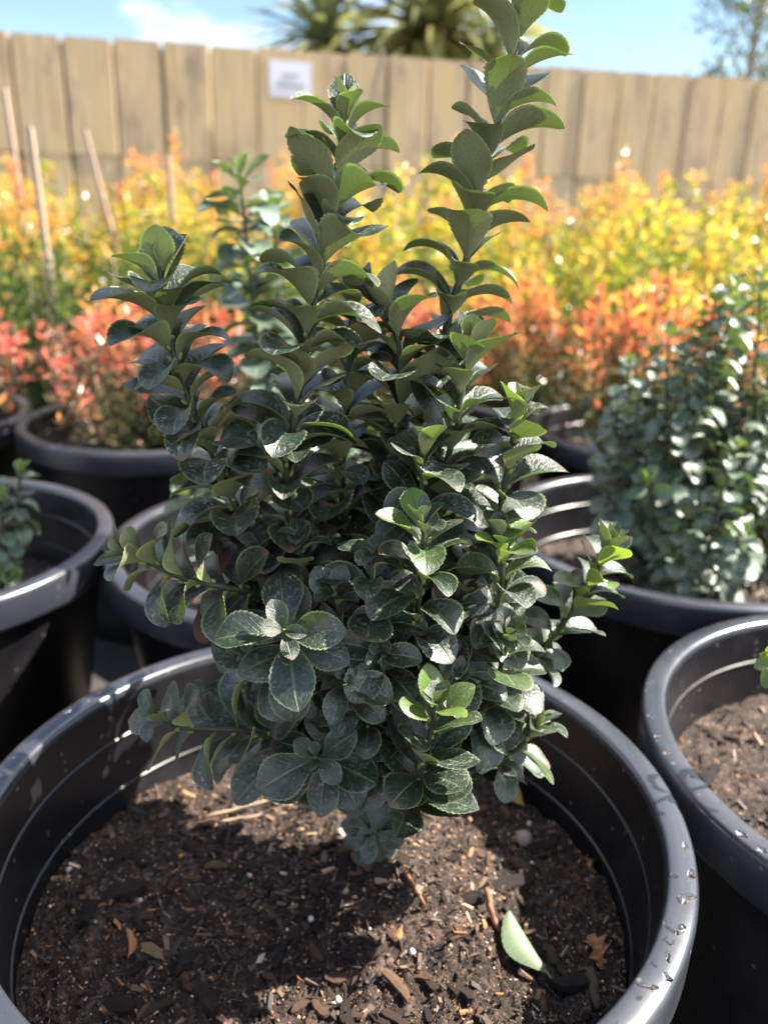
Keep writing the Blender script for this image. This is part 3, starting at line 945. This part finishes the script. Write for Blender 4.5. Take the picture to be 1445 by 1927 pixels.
shoot([(860,1265,.455),(850,1290,.47),(810,1370,.51)],
      llen=.037, gap=.0120, start=.25, phase=.2, rad=(.0013,.003), spread=(20,54), tipn=1, ramp=3, up=.12, fam=(3,1))
shoot([(470,1240,.46),(500,1260,.47),(570,1330,.50)],
      llen=.037, gap=.0125, start=.3, phase=.5, rad=(.0013,.003), spread=(20,54), tipn=1, ramp=3, up=.12, fam=(3,1))
S.keep = shoot([(700,1572,.470),(705,1568,.485),(710,1560,.51)],
      llen=.026, gap=.0110, start=.25, phase=.6, rad=(.001,.002), spread=(45,80), tipn=1, ramp=3, up=.4, fam=(3,))
# inner and rear shoots that fill the bush
for px in ([(470,930,.56),(500,1050,.56),(560,1200,.555)], [(590,900,.57),(610,1050,.565),(640,1250,.56)],
           [(860,930,.57),(840,1080,.565),(790,1280,.56)], [(720,850,.56),(712,1000,.56),(705,1200,.555)],
           [(560,1010,.48),(585,1120,.485),(630,1300,.51)], [(700,1040,.455),(702,1140,.462),(705,1320,.50)],
           [(875,1100,.475),(850,1200,.485),(790,1370,.52)], [(630,1110,.455),(648,1200,.465),(680,1350,.51)],
           [(500,1330,.50),(540,1370,.51),(620,1440,.53)], [(880,1400,.50),(850,1430,.51),(780,1490,.53)],
           [(755,1360,.46),(748,1410,.475),(730,1500,.52)], [(690,1330,.455),(695,1390,.475),(705,1490,.52)],
           [(920,1200,.53),(890,1280,.535),(810,1420,.54)], [(440,1180,.50),(490,1230,.51),(590,1350,.53)]):
    shoot(px, llen=.041, gap=.0140, start=.3, phase=rng.uniform(0, 1.57), rad=(.0013,.003), spread=(14,52), ramp=5, up=.08, fam=(1,1,2,3))
# the far side of the bush, seen only through gaps
for px in ([(560,700,.64),(590,900,.63),(640,1150,.60)], [(700,640,.65),(705,850,.64),(705,1120,.60)], [(800,720,.65),(790,900,.63),(750,1150,.60)],
           [(500,880,.64),(540,1010,.62),(620,1200,.59)], [(880,880,.64),(850,1000,.62),(780,1200,.59)], [(620,860,.68),(650,1000,.66),(690,1180,.61)],
           [(770,900,.68),(750,1010,.66),(720,1190,.61)], [(470,1010,.62),(520,1100,.60),(620,1230,.58)]):
    shoot(px, llen=.043, gap=.0150, start=.25, phase=rng.uniform(0, 1.57), rad=(.0013,.003), spread=(24,70), ramp=4, up=.2)
mb = MB()
for dx, dy, h in ((.010, .004, .11), (-.012, .006, .10), (.002, -.012, .09), (-.004, .016, .12)):
    c = catmull([(0, 0, -.015), (dx * .5, dy * .5, h * .4), (dx * 1.6, dy * 1.6, h)], .01)
    mb.tube(c + rng.normal(0, .0004, c.shape), np.linspace(.0052, .0036, len(c)), 9)
link('woody_base', mb.build('woody_base', [M_BRN]), S.o)
S.finish(base[2] + .098)

# dead curled leaves caught in it
M_DEAD = mat_plain('dead_leaf', (.085, .032, .018), .55, .4, 200, .5, .8)
DEADM = leaf_mesh(777, 14, 6, 2.0, (1.3, 1.1), .5, 0, [M_DEAD])
for (px, py, y, sz, rot) in ((415, 1082, .47, .022, (1.2, .4, .5)), (376, 1140, .465, .026, (-1.9, .2, .8))):
    o = link('dead_leaf', DEADM, S.o); q = P(px, py, y)
    o.matrix_parent_inverse = Matrix.Translation(-Vector(S.base))
    o.location = q; o.scale = (sz, sz, sz); o.rotation_euler = rot
    o['label'] = 'dry red brown curled leaf'

# ------------------------------------------------------------------ other euonymus plants
def auto_shrub(key, label, hgt, nsh, spr, seed, llen=.04, extra=(), limit=300, gap=.013):
    global rng
    _, cx, cy = POTS[key]
    z0 = float(SF[key](np.array([0.0]), np.array([0.0]))[0])
    s = Shrub('euonymus_shrub', (cx, cy, z0), label, 'shrub', 'potted euonymus shrubs behind', LEAF_B, [M_ST, M_BUD], limit)
    b = np.array([cx, cy, z0 - .01])
    r = np.random.default_rng(seed)
    for k in range(nsh):
        a = k * 2.399 + r.uniform(-.5, .5); f = math.sqrt((k + .5) / nsh)
        out = spr * f; hh = hgt * (1.02 - .62 * f ** 1.5) * r.uniform(.85, 1.1)
        d = np.array([math.cos(a), math.sin(a), 0])
        tip = b + d * out * 1.05 + np.array([0, 0, hh])
        midp = b + d * out * r.uniform(.7, 1.0) + np.array([r.normal(0, .018), r.normal(0, .018), hh * .55])
        low = b + d * out * .45 + np.array([0, 0, hh * .18])
        s.shoot([tip, midp, low, b], llen=llen, gap=gap, start=.10, phase=r.uniform(0, 1.57), young=3, young_amt=.55,
                rad=(.0014, .0032), spread=(18, 76), ramp=5, up=.15, buds=False)
    for e in extra:
        s.shoot(PP(e) + [b], llen=llen, gap=gap, start=.3, phase=.2, young=3, young_amt=.8, rad=(.0014, .0032), spread=(16, 70), ramp=5, buds=False)
    s.finish()
    return s
auto_shrub('BR', 'dense bushy green shrub with glossy leaves in the pot at the right', .41, 24, .15, 5, .036,
           extra=([(1345,560,1.10),(1330,700,1.08),(1340,900,1.06)], [(1432,520,1.12),(1420,700,1.1),(1400,900,1.08)], [(1210,905,.98),(1240,935,1.0),(1300,1000,1.05)]), gap=.0088)
auto_shrub('ML', 'green shrub with two tall leafy shoots, blurred behind the foreground shrub', .16, 5, .10, 9, .050,
           extra=([(450,318,.98),(462,430,.98),(480,600,.98),(520,800,.99)], [(512,385,1.03),(520,480,1.03),(535,650,1.02),(560,850,1.01)],
                  [(358,925,.93),(385,960,.94),(450,1000,.97)], [(600,640,1.05),(610,760,1.04),(615,900,1.02)], [(860,800,1.0),(850,860,1.0),(800,950,1.0)]), gap=.0085)
auto_shrub('L', 'small leafy green plant in the pot cut off by the left edge', .17, 6, .10, 13, .034,
           extra=([(40,880,.95),(30,960,.95),(5,1050,.95),(-70,1100,.96)], [(5,930,.93),(0,1010,.93),(-60,1090,.95)], [(22,1080,.90),(-10,1085,.91),(-80,1110,.94)]), gap=.0115)
auto_shrub('R', 'green plant reaching in at the right edge over sunlit soil', .16, 5, .08, 17, .030,
           extra=([(1452,1240,.52),(1490,1260,.53),(1560,1300,.55)],))

# ------------------------------------------------------------------ shrubs of the rows behind
def leaf_cloud(pts, dirs, size, cols, aspect=.42):
    """Folded four-cornered leaves, one per point."""
    n = len(pts)
    d = dirs + rng.normal(0, .45, (n, 3)); d /= np.linalg.norm(d, axis=1)[:, None]
    r = rng.normal(0, 1, (n, 3)); s = np.cross(d, r); s /= np.linalg.norm(s, axis=1)[:, None]
    nn = np.cross(s, d)
    L = (size * rng.uniform(.65, 1.25, n))[:, None]
    w = L * aspect * .5
    a = pts; t = pts + d * L + nn * L * rng.uniform(-.25, .25, (n, 1)); m1 = pts + d * L * .5
    V = np.stack([a, m1 + s * w + nn * w * .35, t, m1 - s * w + nn * w * .35], 1).reshape(-1, 3)
    k = np.arange(n)[:, None] * 4
    F = np.concatenate([k + np.array([[0, 1, 2]]), k + np.array([[0, 2, 3]])])
    return V, F, np.repeat(cols, 4, 0)

def pick(ramp, t):
    xs = [r[0] for r in ramp]; cs = np.array([r[1] for r in ramp])
    return np.stack([np.interp(t, xs, cs[:, i]) for i in range(3)], -1)

def bush_mesh(seed, hgt, wid, nsh, nper, size, ramp, mat, z0, spire, lean=.25, hs=.10):
    """Upright shoots with leaves: the meshes of foliage and stems of one bush, its foot at the origin."""
    global rng
    keep = rng; rng = np.random.default_rng(seed)
    pts, dirs, cs = [], [], []
    mb = MB()
    mb.tube([(0, 0, -.02), (.004, .003, z0 + .08 * hgt), (0, .006, z0 + .30 * hgt)], [.011, .009, .006], 7)
    for k in range(nsh):
        a = k * 2.399 + rng.uniform(-.4, .4); f = math.sqrt((k + .5) / nsh)
        rad = wid * f * rng.uniform(.85, 1.1)
        hh = hgt * (1 - lean * f * f) * rng.uniform(1 - 1.6 * hs, 1 + hs)
        d = np.array([math.cos(a), math.sin(a), 0])
        p0 = d * .01 + np.array([0, 0, z0 + .05 * hgt]); p3 = d * rad + np.array([0, 0, z0 + hh])
        p1 = d * rad * .55 + np.array([0, 0, z0 + hh * .25]); p2 = d * rad * .95 + np.array([0, 0, z0 + hh * .65])
        c = catmull([p0, p1, p2, p3], .02)
        mb.tube(c[::3] if len(c) > 8 else c, .0022, 4)
        n = nper
        t = rng.uniform(.05, 1, n) ** .8
        q = np.stack([np.interp(t, np.linspace(0, 1, len(c)), c[:, i]) for i in range(3)], -1)
        sp = spire * (1.15 - t)[:, None] + .006
        off = rng.normal(0, 1, (n, 3)); off /= np.linalg.norm(off, axis=1)[:, None]
        q = q + off * sp * rng.uniform(.1, 1, (n, 1)) ** .6
        pts.append(q); dirs.append(off * .7 + np.array([0, 0, .75]))
        rel = (q[:, 2] - z0) / hgt
        cs.append(pick(ramp, np.clip(.35 * rel + .65 * t * (hh / hgt) + rng.normal(0, .15, n) + rng.normal(0, .09), 0, 1)) * rng.uniform(.7, 1.3, (n, 1)))
    V, F, C = leaf_cloud(np.concatenate(pts), np.concatenate(dirs), size, np.concatenate(cs))
    fm = mesh('bush_foliage', V, F, [mat], colr=C, smooth=False)
    sm = mb.build('bush_stems', [M_TAN])
    rng = keep
    return fm, sm

RAMP_RED = [(0, (.05, .07, .035)), (.42, (.085, .095, .05)), (.60, (.18, .12, .07)), (.78, (.52, .13, .10)), (.9, (.64, .17, .125)), (1, (.68, .32, .11))]
RAMP_ORR = [(0, (.05, .075, .035)), (.46, (.085, .105, .045)), (.66, (.22, .15, .06)), (.82, (.56, .16, .09)), (.92, (.66, .20, .11)), (1, (.72, .40, .08))]
RAMP_YEL = [(0, (.028, .055, .018)), (.44, (.045, .09, .022)), (.64, (.14, .20, .03)), (.80, (.42, .40, .04)), (.92, (.66, .42, .05)), (1, (.70, .28, .10))]
RAMP_YG = [(0, (.028, .055, .018)), (.50, (.05, .105, .025)), (.70, (.15, .23, .03)), (.88, (.42, .43, .04)), (1, (.68, .42, .08))]
RAMP_GRN = [(0, (.022, .045, .018)), (.60, (.04, .085, .025)), (.82, (.10, .17, .03)), (.94, (.40, .38, .05)), (1, (.68, .34, .09))]
RED_V = [bush_mesh(1, .34, .21, 34, 120, .024, RAMP_RED, M_RED, 0, .045, .30), bush_mesh(2, .36, .20, 34, 120, .024, RAMP_ORR, M_RED, 0, .045, .30)]
def place_bush(name, pair, x, y, z, rot, sc, label, cat, group):
    o = empty(name, (x, y, z), label, cat, group); o.rotation_euler = (0, 0, rot); o.scale = sc
    f = link('foliage', pair[0], o); f['kind'] = 'stuff'
    link('stems', pair[1], o)
    return o
for key, v, rot, sc, lab in (('BL', 0, .4, (1.05, 1.05, .88), 'red tipped shrub spreading over the black pot at the left'),
                             ('FL', 0, 2.1, (1.3, 1.3, .92), 'red tipped shrub cut off by the left edge'),
                             ('RR', 1, 1.2, (1.1, 1.1, .95), 'red and orange shrub with a bare tan trunk at the right'),
                             ('MR', 0, 4.0, (.66, .66, 1.0), 'red shrub showing through gaps behind the foreground shrub')):
    _, x, y = POTS[key]
    place_bush('red_shrub', RED_V[v], x, y, RIM - .075, rot, sc, lab, 'shrub', 'red tipped shrubs in pots')
# one small orange bush between
place_bush('orange_shrub', RED_V[1], .30, 1.98, .30, 2.9, (.8, .8, 1.0), 'yellow and orange bush to the left of the red shrub at the right', 'shrub', None)

HED_V = [bush_mesh(11, .98, .30, 44, 190, .028, RAMP_YEL, M_FOL, 0, .05, .22, .12),
         bush_mesh(12, .98, .32, 44, 190, .028, RAMP_YG, M_FOL, 0, .055, .25, .12),
         bush_mesh(13, .98, .28, 44, 180, .028, RAMP_YEL, M_FOL, 0, .045, .18, .16),
         bush_mesh(14, .98, .32, 44, 180, .030, RAMP_GRN, M_FOL, 0, .055, .28, .10)]
ORD = ['first', 'second', 'third', 'fourth', 'fifth', 'sixth', 'seventh', 'eighth', 'ninth', 'tenth']
hedge = [('front', 2.35, .62, (-1.45, -.95, -.45, .08, .60, 1.10, 1.60), .76, 1),
         ('middle', 2.95, .60, (-1.75, -1.22, -.70, -.15, .40, .95, 1.50, 2.05), .84, 0),
         ('back', 3.60, .60, (-2.0, -1.42, -.85, -.28, .32, .92, 1.50, 2.08, 2.6), .94, 2)]
for row, y, dx, xs, hs, v0 in hedge:
    for i, x in enumerate(xs):
        right = x > .3
        h = hs * rng.uniform(.93, 1.05) + (.03 if right else (.06 if row == 'front' else -.03))
        place_bush('hedge_shrub', HED_V[3 if row == 'front' and (i < 3 or i > 5) else (v0 + (i * 2 if row != 'front' else 0)) % 3], x + rng.uniform(-.05, .05), y + rng.uniform(-.08, .08), 0, rng.uniform(0, 6.28),
                   (1, 1, h / .98), f'{ORD[i]} from the left in the {row} row of yellow and green hedge plants', 'shrub', 'yellow tipped hedge plants in rows')

# stakes
for (x0, y0, x1, y1, d, lab) in ((8,165,36,345,2.9,'leftmost pale wooden stake standing above the yellow hedge'),
                                 (56,238,100,560,2.2,'pale wooden stake in front of the hedge, second from the left'),
                                 (160,245,180,320,3.0,'pale wooden stake above the hedge, third from the left'),
                                 (316,292,326,420,2.6,'pale wooden stake beside the tall orange shoot of the hedge'),
                                 (612,190,617,300,3.1,'thin pale stake rising behind the middle leafy shoot'),
                                 (721,92,690,235,2.7,'pale wooden stake leaning right, top level with the fence')):
    a = P(x0, y0, d); b = P(x1, y1, d); g = b + (b - a) * ((b[2] + .02) / max(a[2] - b[2], 1e-3))
    w = .0062
    ax = nrm(a - g); sx = nrm(np.cross(ax, [0, 1, 0])); sy = np.cross(ax, sx)
    V = []
    for q, k in ((g, 1.0), (a - ax * .006, 1.0), (a, .75)):
        V += [q + sx * w * k + sy * w * k, q - sx * w * k + sy * w * k, q - sx * w * k - sy * w * k, q + sx * w * k - sy * w * k]
    F = [(0,1,5,4),(1,2,6,5),(2,3,7,6),(3,0,4,7),(4,5,9,8),(5,6,10,9),(6,7,11,10),(7,4,8,11),(3,2,1,0),(8,9,10,11)]
    o = link('stake', mesh('stake', np.array(V) - g, F, [M_STK], smooth=False)); o.location = g
    tag(o, lab, 'stake', 'wooden stakes in the hedge')

# ------------------------------------------------------------------ plants beyond the fence
def strap_mesh(seed, bend, w):
    r = np.random.default_rng(seed); n = 9; u = np.linspace(0, 1, n)
    th = bend * u ** 1.5; y = np.concatenate([[0], np.cumsum(np.cos(th[:-1]) / (n - 1))]); z = np.concatenate([[0], np.cumsum(-np.sin(th[:-1]) / (n - 1))])
    hw = w * np.minimum(1, .55 + u * 1.5) * np.minimum(1, (1 - u) * 2.2 + .02)
    V = []
    for i in range(n):
        V += [(-hw[i], y[i], z[i] + hw[i] * .35), (0, y[i], z[i]), (hw[i], y[i], z[i] + hw[i] * .35)]
    F = []
    for i in range(n - 1):
        F += [(3*i, 3*i+1, 3*i+4, 3*i+3), (3*i+1, 3*i+2, 3*i+5, 3*i+4)]
    c = np.array([(.14, .17, .085), (.18, .20, .10), (.24, .25, .11), (.34, .32, .12)][seed % 4])
    return mesh('strap_leaf', V, F, [M_YUC], colr=np.tile(c, (len(V), 1)))
STRAP = [strap_mesh(k, b, .046) for k, b in enumerate((.1, .35, .7, 1.25))]
def yucca(px, py, d, L, nleaf, label, droop, seed):
    r = np.random.default_rng(seed)
    c = P(px, py, d)
    o = empty('palm', (c[0], c[1], 0), label, 'palm', 'spiky palms beyond the fence')
    mb = MB(); mb.tube([(0, 0, -.02), (.03, 0, c[2] * .5), (0, 0, c[2])], [.12, .09, .07], 9)
    link('trunk', mb.build('trunk', [M_BRN]), o)
    for k in range(nleaf):
        a = k * 2.399; el = math.asin(min(1, max(-1, 1.0 - (1.0 + droop) * (k + .5) / nleaf)))
        q = link('leaf', STRAP[int(min(3, max(0, (1.2 - el) * 1.6 * (.6 + droop) + r.uniform(-.6, .6))))], o)
        dirv = Vector((math.cos(a) * math.cos(el), math.sin(a) * math.cos(el), math.sin(el)))
        s = L * r.uniform(.8, 1.1)
        q.rotation_mode = 'QUATERNION'; q.rotation_quaternion = dirv.to_track_quat('Y', 'Z')
        q.scale = (s * 1.0, s, s); q.location = (0, 0, c[2] + r.uniform(-.04, .05))
yucca(612, 78, 7.6, .85, 80, 'spiky palm with stiff straight leaves showing above the fence near the white notice', .75, 3)
yucca(820, 60, 8.2, 1.5, 150, 'larger palm with drooping leaves behind the tall leafy shoot', .9, 4)
yucca(925, 110, 7.7, .6, 40, 'yellow green fan of palm leaves low behind the tall leafy shoot', .5, 6)

def small_tree(px, py, d, rad, label):
    c = P(px, py, d)
    o = empty('tree', (c[0], c[1], 0), label, 'tree')
    mb = MB()
    tr = [(0, 0, -.05), (.05, .02, c[2] * .45), (-.03, 0, c[2] - .3), (.05, 0, c[2] + .5)]
    mb.tube(catmull(tr, .15), np.linspace(.06, .012, len(catmull(tr, .15))), 8)
    r = np.random.default_rng(8); P_, D_, C_ = [], [], []
    mbl = MB()
    for k in range(34):
        a = k * 2.399 + r.uniform(-.3, .3); z = c[2] - .75 + 1.9 * k / 34; out = rad * r.uniform(.55, 1.0) * math.sqrt(max(.12, 1 - ((z - c[2] - .1) / 1.2) ** 2))
        tip = np.array([math.cos(a) * out, math.sin(a) * out, z + r.uniform(.1, .35)])
        br = catmull([(0, 0, z - .15), tip * np.array([.5, .5, 1]) + np.array([0, 0, -.08]), tip], .08)
        mbl.tube(br, np.linspace(.012, .004, len(br)), 5)
        n = 70; t = r.uniform(.35, 1.05, n); q = np.stack([np.interp(t, np.linspace(0, 1, len(br)), br[:, i]) for i in range(3)], -1) + r.normal(0, .075, (n, 3))
        P_.append(q); D_.append(r.normal(0, 1, (n, 3))); C_.append(np.tile((.10, .13, .045), (n, 1)) * r.uniform(.6, 1.5, (n, 1)))
    link('trunk', mb.build('trunk', [M_TAN]), o)
    link('branches', mbl.build('branches', [M_TAN]), o)['kind'] = 'stuff'
    V, F, C = leaf_cloud(np.concatenate(P_), np.concatenate(D_), .07, np.concatenate(C_), .5)
    link('crown', mesh('crown', V, F, [M_TREE], colr=C, smooth=False), o)['kind'] = 'stuff'
small_tree(1428, 40, 9.0, .80, 'slender tree with sparse olive leaves beyond the fence at the right')

# ------------------------------------------------------------------ things lying on the soil of the front pot
def lay(name, me, px, py, scale, rot, label, cat, lift=.001):
    q = soil_hit(px, py, lift)
    o = link(name, me); o.location = q; o.scale = (scale,) * 3 if not isinstance(scale, tuple) else scale
    o.rotation_euler = rot
    return tag(o, label, cat)
M_PALE = mat_plain('pale_green_leaf', (.15, .20, .11), .5, .4, 60, .12, .2)
M_ORG = mat_plain('dry_orange_leaf', (.42, .19, .09), .6, .3, 150, .3, .4)
M_OLV = mat_plain('dull_brown_leaf', (.16, .12, .055), .6, .3, 150, .3, .4)
M_STN = mat_plain('shell_grey', (.34, .27, .24), .45, .4, 200, .3, .4)
M_YB = mat_plain('yellow_bead', (.75, .42, .03), .35, .5, 300, .1, .1)
M_YDL = mat_plain('yellow_brown_leaf', (.36, .24, .07), .55, .4, 90, .5, .4)
M_STICK = mat_plain('bark_stick', (.20, .085, .04), .6, .4, 260, .5, .8)
# fallen leaf, seen from its pale under side, folded
q0 = soil_hit(1040, 1852, .004); q1 = soil_hit(950, 1748, .016)
fl = leaf_mesh(901, 54, 8, .1, (.9, .8), .62, 15, [M_PALE])
o = link('fallen_leaf', fl); y = q1 - q0; L = np.linalg.norm(y); y /= L
z = nrm(np.array([-.55, -.35, -.75])); z = nrm(z - y * (z @ y)); x = np.cross(y, z)
o.matrix_world = Matrix(((x[0]*L, y[0]*L, z[0]*L, q0[0]), (x[1]*L, y[1]*L, z[1]*L, q0[1]), (x[2]*L, y[2]*L, z[2]*L, q0[2]), (0, 0, 0, 1)))
tag(o, 'fallen pale green toothed leaf lying on the soil at the lower right', 'leaf')
lay('dry_leaf', leaf_mesh(902, 16, 6, .9, (1.4, 1.2), .36, 0, [M_ORG]), 242, 1812, .024, (.2, 2.6, .25), 'curled orange dry leaf on dark soil at the lower left', 'leaf', .005)
lay('dry_leaf', leaf_mesh(903, 16, 6, .1, (.1, .1), .5, 0, [M_OLV]), 312, 1814, .022, (.15, .1, 1.05), 'flat dull brown leaf beside the curled orange leaf', 'leaf', .003)
lay('dry_leaf', leaf_mesh(904, 16, 6, .8, (.8, .4), .75, 0, [M_YDL]), 985, 1528, .024, (.4, -.5, .6), 'yellow brown dead leaf under the lower right foliage', 'leaf', .006)
def lobed_leaf(seed):
    r = np.random.default_rng(seed); n = 13; V = []; F = []
    for k in range(n):
        u = k / (n - 1); x = u - .5; c = .10 * math.sin(u * 4 + 1)
        z = .14 * math.sin(u * 5) + r.normal(0, .02)
        for sd in (-1, 0, 1):
            w = 0 if sd == 0 else (.06 + .26 * math.sin(math.pi * min(1, u * 1.05)) * (1.25 if k % 3 == 1 else .38) * r.uniform(.6, 1.3))
            V.append((x + (0 if sd == 0 else r.uniform(-.03, .07)), c + sd * w, z + abs(w) * r.uniform(.2, 1.1)))
    for k in range(n - 1):
        for q in (0, 1):
            F.append((3*k+q, 3*k+q+1, 3*k+q+4, 3*k+q+3))
    return mesh('lobed_leaf', V, F, [M_ORG], smooth=False)
lay('oak_leaf', lobed_leaf(3), 1120, 1800, .026, (.1, .05, -1.1), 'crumpled tan lobed dry leaf on the soil near the right wall of the front pot', 'leaf', .004)
lay('oak_leaf', lobed_leaf(4), 1110, 1628, .013, (.1, .1, 1.3), 'tiny pale scrap of dry leaf on shaded soil below the right ring', 'leaf', .003)
def stick(a, b, r0, label, mat, name='bark_stick', cat='stick'):
    a = np.array(a); b = np.array(b); ts = np.linspace(0, 1, 6)[:, None]
    pts = a + (b - a) * ts + rng.normal(0, r0 * .25, (6, 3))
    V, F = tube_geo(pts - a, r0 * np.array([.75, 1.1, 1.0, 1.05, .9, .5]), 7)
    V = V + rng.normal(0, r0 * .12, V.shape)
    o = link(name, mesh('stick', V, F, [mat])); o.location = a
    return tag(o, label, cat)
stick(soil_hit(910, 1703, .014), soil_hit(938, 1762, .004), .0026, 'reddish brown bark stick poking up above the fallen green leaf', M_STICK)
stick(soil_hit(763, 1648, .003), soil_hit(800, 1712, .003), .0015, 'thin orange bark sliver on sunlit soil below the shrub', M_STICK)
stick(soil_hit(1108, 1830, .004), soil_hit(1122, 1905, .004), .0034, 'dark upright twig beside the crumpled tan leaf', M_BRN)
stick(soil_hit(385, 1545, .004), soil_hit(505, 1520, .008), .0013, 'pale dry root strand lit by the sun left of the shrub', M_TAN, 'dry_root', 'root')
stick(soil_hit(392, 1556, .003), soil_hit(492, 1540, .004), .0010, 'lower pale root strand left of the shrub', M_TAN, 'dry_root', 'root')
# pale shard with dark middle
mb = MB(); mb.add([(-.5,-.35,0),(.5,-.25,0),(.05,.55,0),(-.5,-.35,.14),(.5,-.25,.10),(.05,.55,.2)], [(2,1,0),(3,4,5),(0,1,4,3),(1,2,5,4),(2,0,3,5)], 0)
mb.add([(-.33,-.22,.135),(.33,-.16,.12),(.04,.32,.185),(0,-.05,.19)], [(0,1,3),(1,2,3),(2,0,3)], 1)
lay('stone_chip', mb.build('shard', [M_STN, M_BRN], False), 650, 1702, .0130, (.35, .25, .5), 'pale three cornered stone chip with dark centre on the soil', 'stone', .003)
# brownish lump with a short stalk
mb = MB(); V, F = lathe([(.02, .5), (.25, .47), (.46, .28), (.5, .05), (.36, -.22), (.15, -.36), (.13, -.8), (.16, -.95), (.02, -1.0)], 14)
V = V + rng.normal(0, .02, V.shape); mb.add(V, F)
lay('mushroom', mb.build('lump', [M_STN]), 982, 1592, .014, (.9, .2, .5), 'brownish lump on a short stalk like a small mushroom on shaded soil', 'mushroom', .008)
V, F = lathe([(.02, -.5), (.38, -.3), (.5, 0), (.38, .3), (.02, .5)], 10)
lay('fertiliser_bead', mesh('bead', V, F, [M_YB]), 341, 1613, .0045, (0, 0, 0), 'tiny bright yellow fertiliser bead on dark soil', 'bead', .001)
for i, (px, py, s) in enumerate(((375,1446,.006),(416,1447,.0055),(728,1657,.0055),(585,1732,.0045),(636,1885,.005),(131,1640,.0055),(995,1553,.005),(265,1697,.0035),(775,1795,.005),(1000,1628,.004))):
    q = soil_hit(px, py, .0015)
    o = link('perlite_bead', ME_PERL[i % 2], SOIL_F); o.scale = (s, s, s)
    o.location = q - np.array([POTS['F'][1], POTS['F'][2], 0])

# ------------------------------------------------------------------ water on the rims
def drop_mesh(seed):
    r = np.random.default_rng(seed); n = 16; rings = ((1, 0), (.93, .12), (.72, .24), (.4, .31))
    w = 1 + .22 * np.sin(np.arange(n) / n * 2 * math.pi * 2 + r.uniform(0, 6)) + .16 * np.sin(np.arange(n) / n * 2 * math.pi * 3 + r.uniform(0, 6))
    V = [(k * w[j] * math.cos(j / n * 2 * math.pi), k * w[j] * math.sin(j / n * 2 * math.pi), h) for k, h in rings for j in range(n)] + [(0, 0, .33)]
    F = [(i*n+j, i*n+(j+1) % n, (i+1)*n+(j+1) % n, (i+1)*n+j) for i in range(3) for j in range(n)]
    F += [(3*n+j, 3*n+(j+1) % n, 4*n) for j in range(n)]; F.append(tuple(range(n))[::-1])
    return mesh('water_drop', V, F, [M_WAT])
DROPS = [drop_mesh(s) for s in range(6)]
def water(key, spots, n_rand, arc):
    po, cx, cy = POTS[key]
    inv = Matrix.Rotation(-po.rotation_euler[2], 4, 'Z') @ Matrix.Translation((-cx, -cy, 0))
    todo = []
    for px, py, a, b in spots:
        q = on_plane(px, py, H + .0002); todo.append((q[0], q[1], a, b, rng.uniform(0, 6)))
    for _ in range(n_rand):
        t = rng.uniform(*arc); rr = rng.uniform(.2345, .2460); s = rng.uniform(.0005, .0013)
        todo.append((cx + rr * math.cos(t), cy + rr * math.sin(t), s, s * rng.uniform(.7, 1.3), rng.uniform(0, 6)))
    for i, (x, y, a, b, t) in enumerate(todo):
        rr = math.hypot(x - cx, y - cy); k = min(max(rr, .2325 + a), .2475 - a) / rr
        o = link('water_drop', DROPS[i % 6], po)
        o.matrix_basis = inv @ Matrix.Translation((cx + (x - cx) * k, cy + (y - cy) * k, H - .0001)) @ Matrix.Rotation(t, 4, 'Z') @ Matrix.Diagonal((a, b, min(a, b) * .9, 1))
water('F', [(1302,1592,.004,.002),(1306,1645,.0028,.004),(1264,1646,.002,.003),(1308,1695,.006,.004),(1250,1738,.006,.005),(1285,1743,.002,.0016),
            (1258,1770,.003,.003),(1256,1799,.004,.0016),(1224,1811,.0024,.0014),(1213,1852,.006,.002),(1265,1844,.003,.0026),(1201,1875,.0024,.002),
            (118,1337,.006,.003),(190,1303,.004,.0025),(285,1262,.004,.0024),(70,1396,.003,.002),(350,1240,.003,.002)], 36, (0, 6.28))
water('R', [(1217,1300,.002,.0014),(1216,1346,.0016,.0016),(1220,1383,.003,.002),(1243,1415,.004,.002),(1390,1570,.0045,.003),(1430,1600,.004,.0026),(1300,1460,.003,.002)], 40, (2.2, 5.2))
water('BR', [], 24, (3.4, 6.2))
water('L', [], 16, (4.5, 7.5))
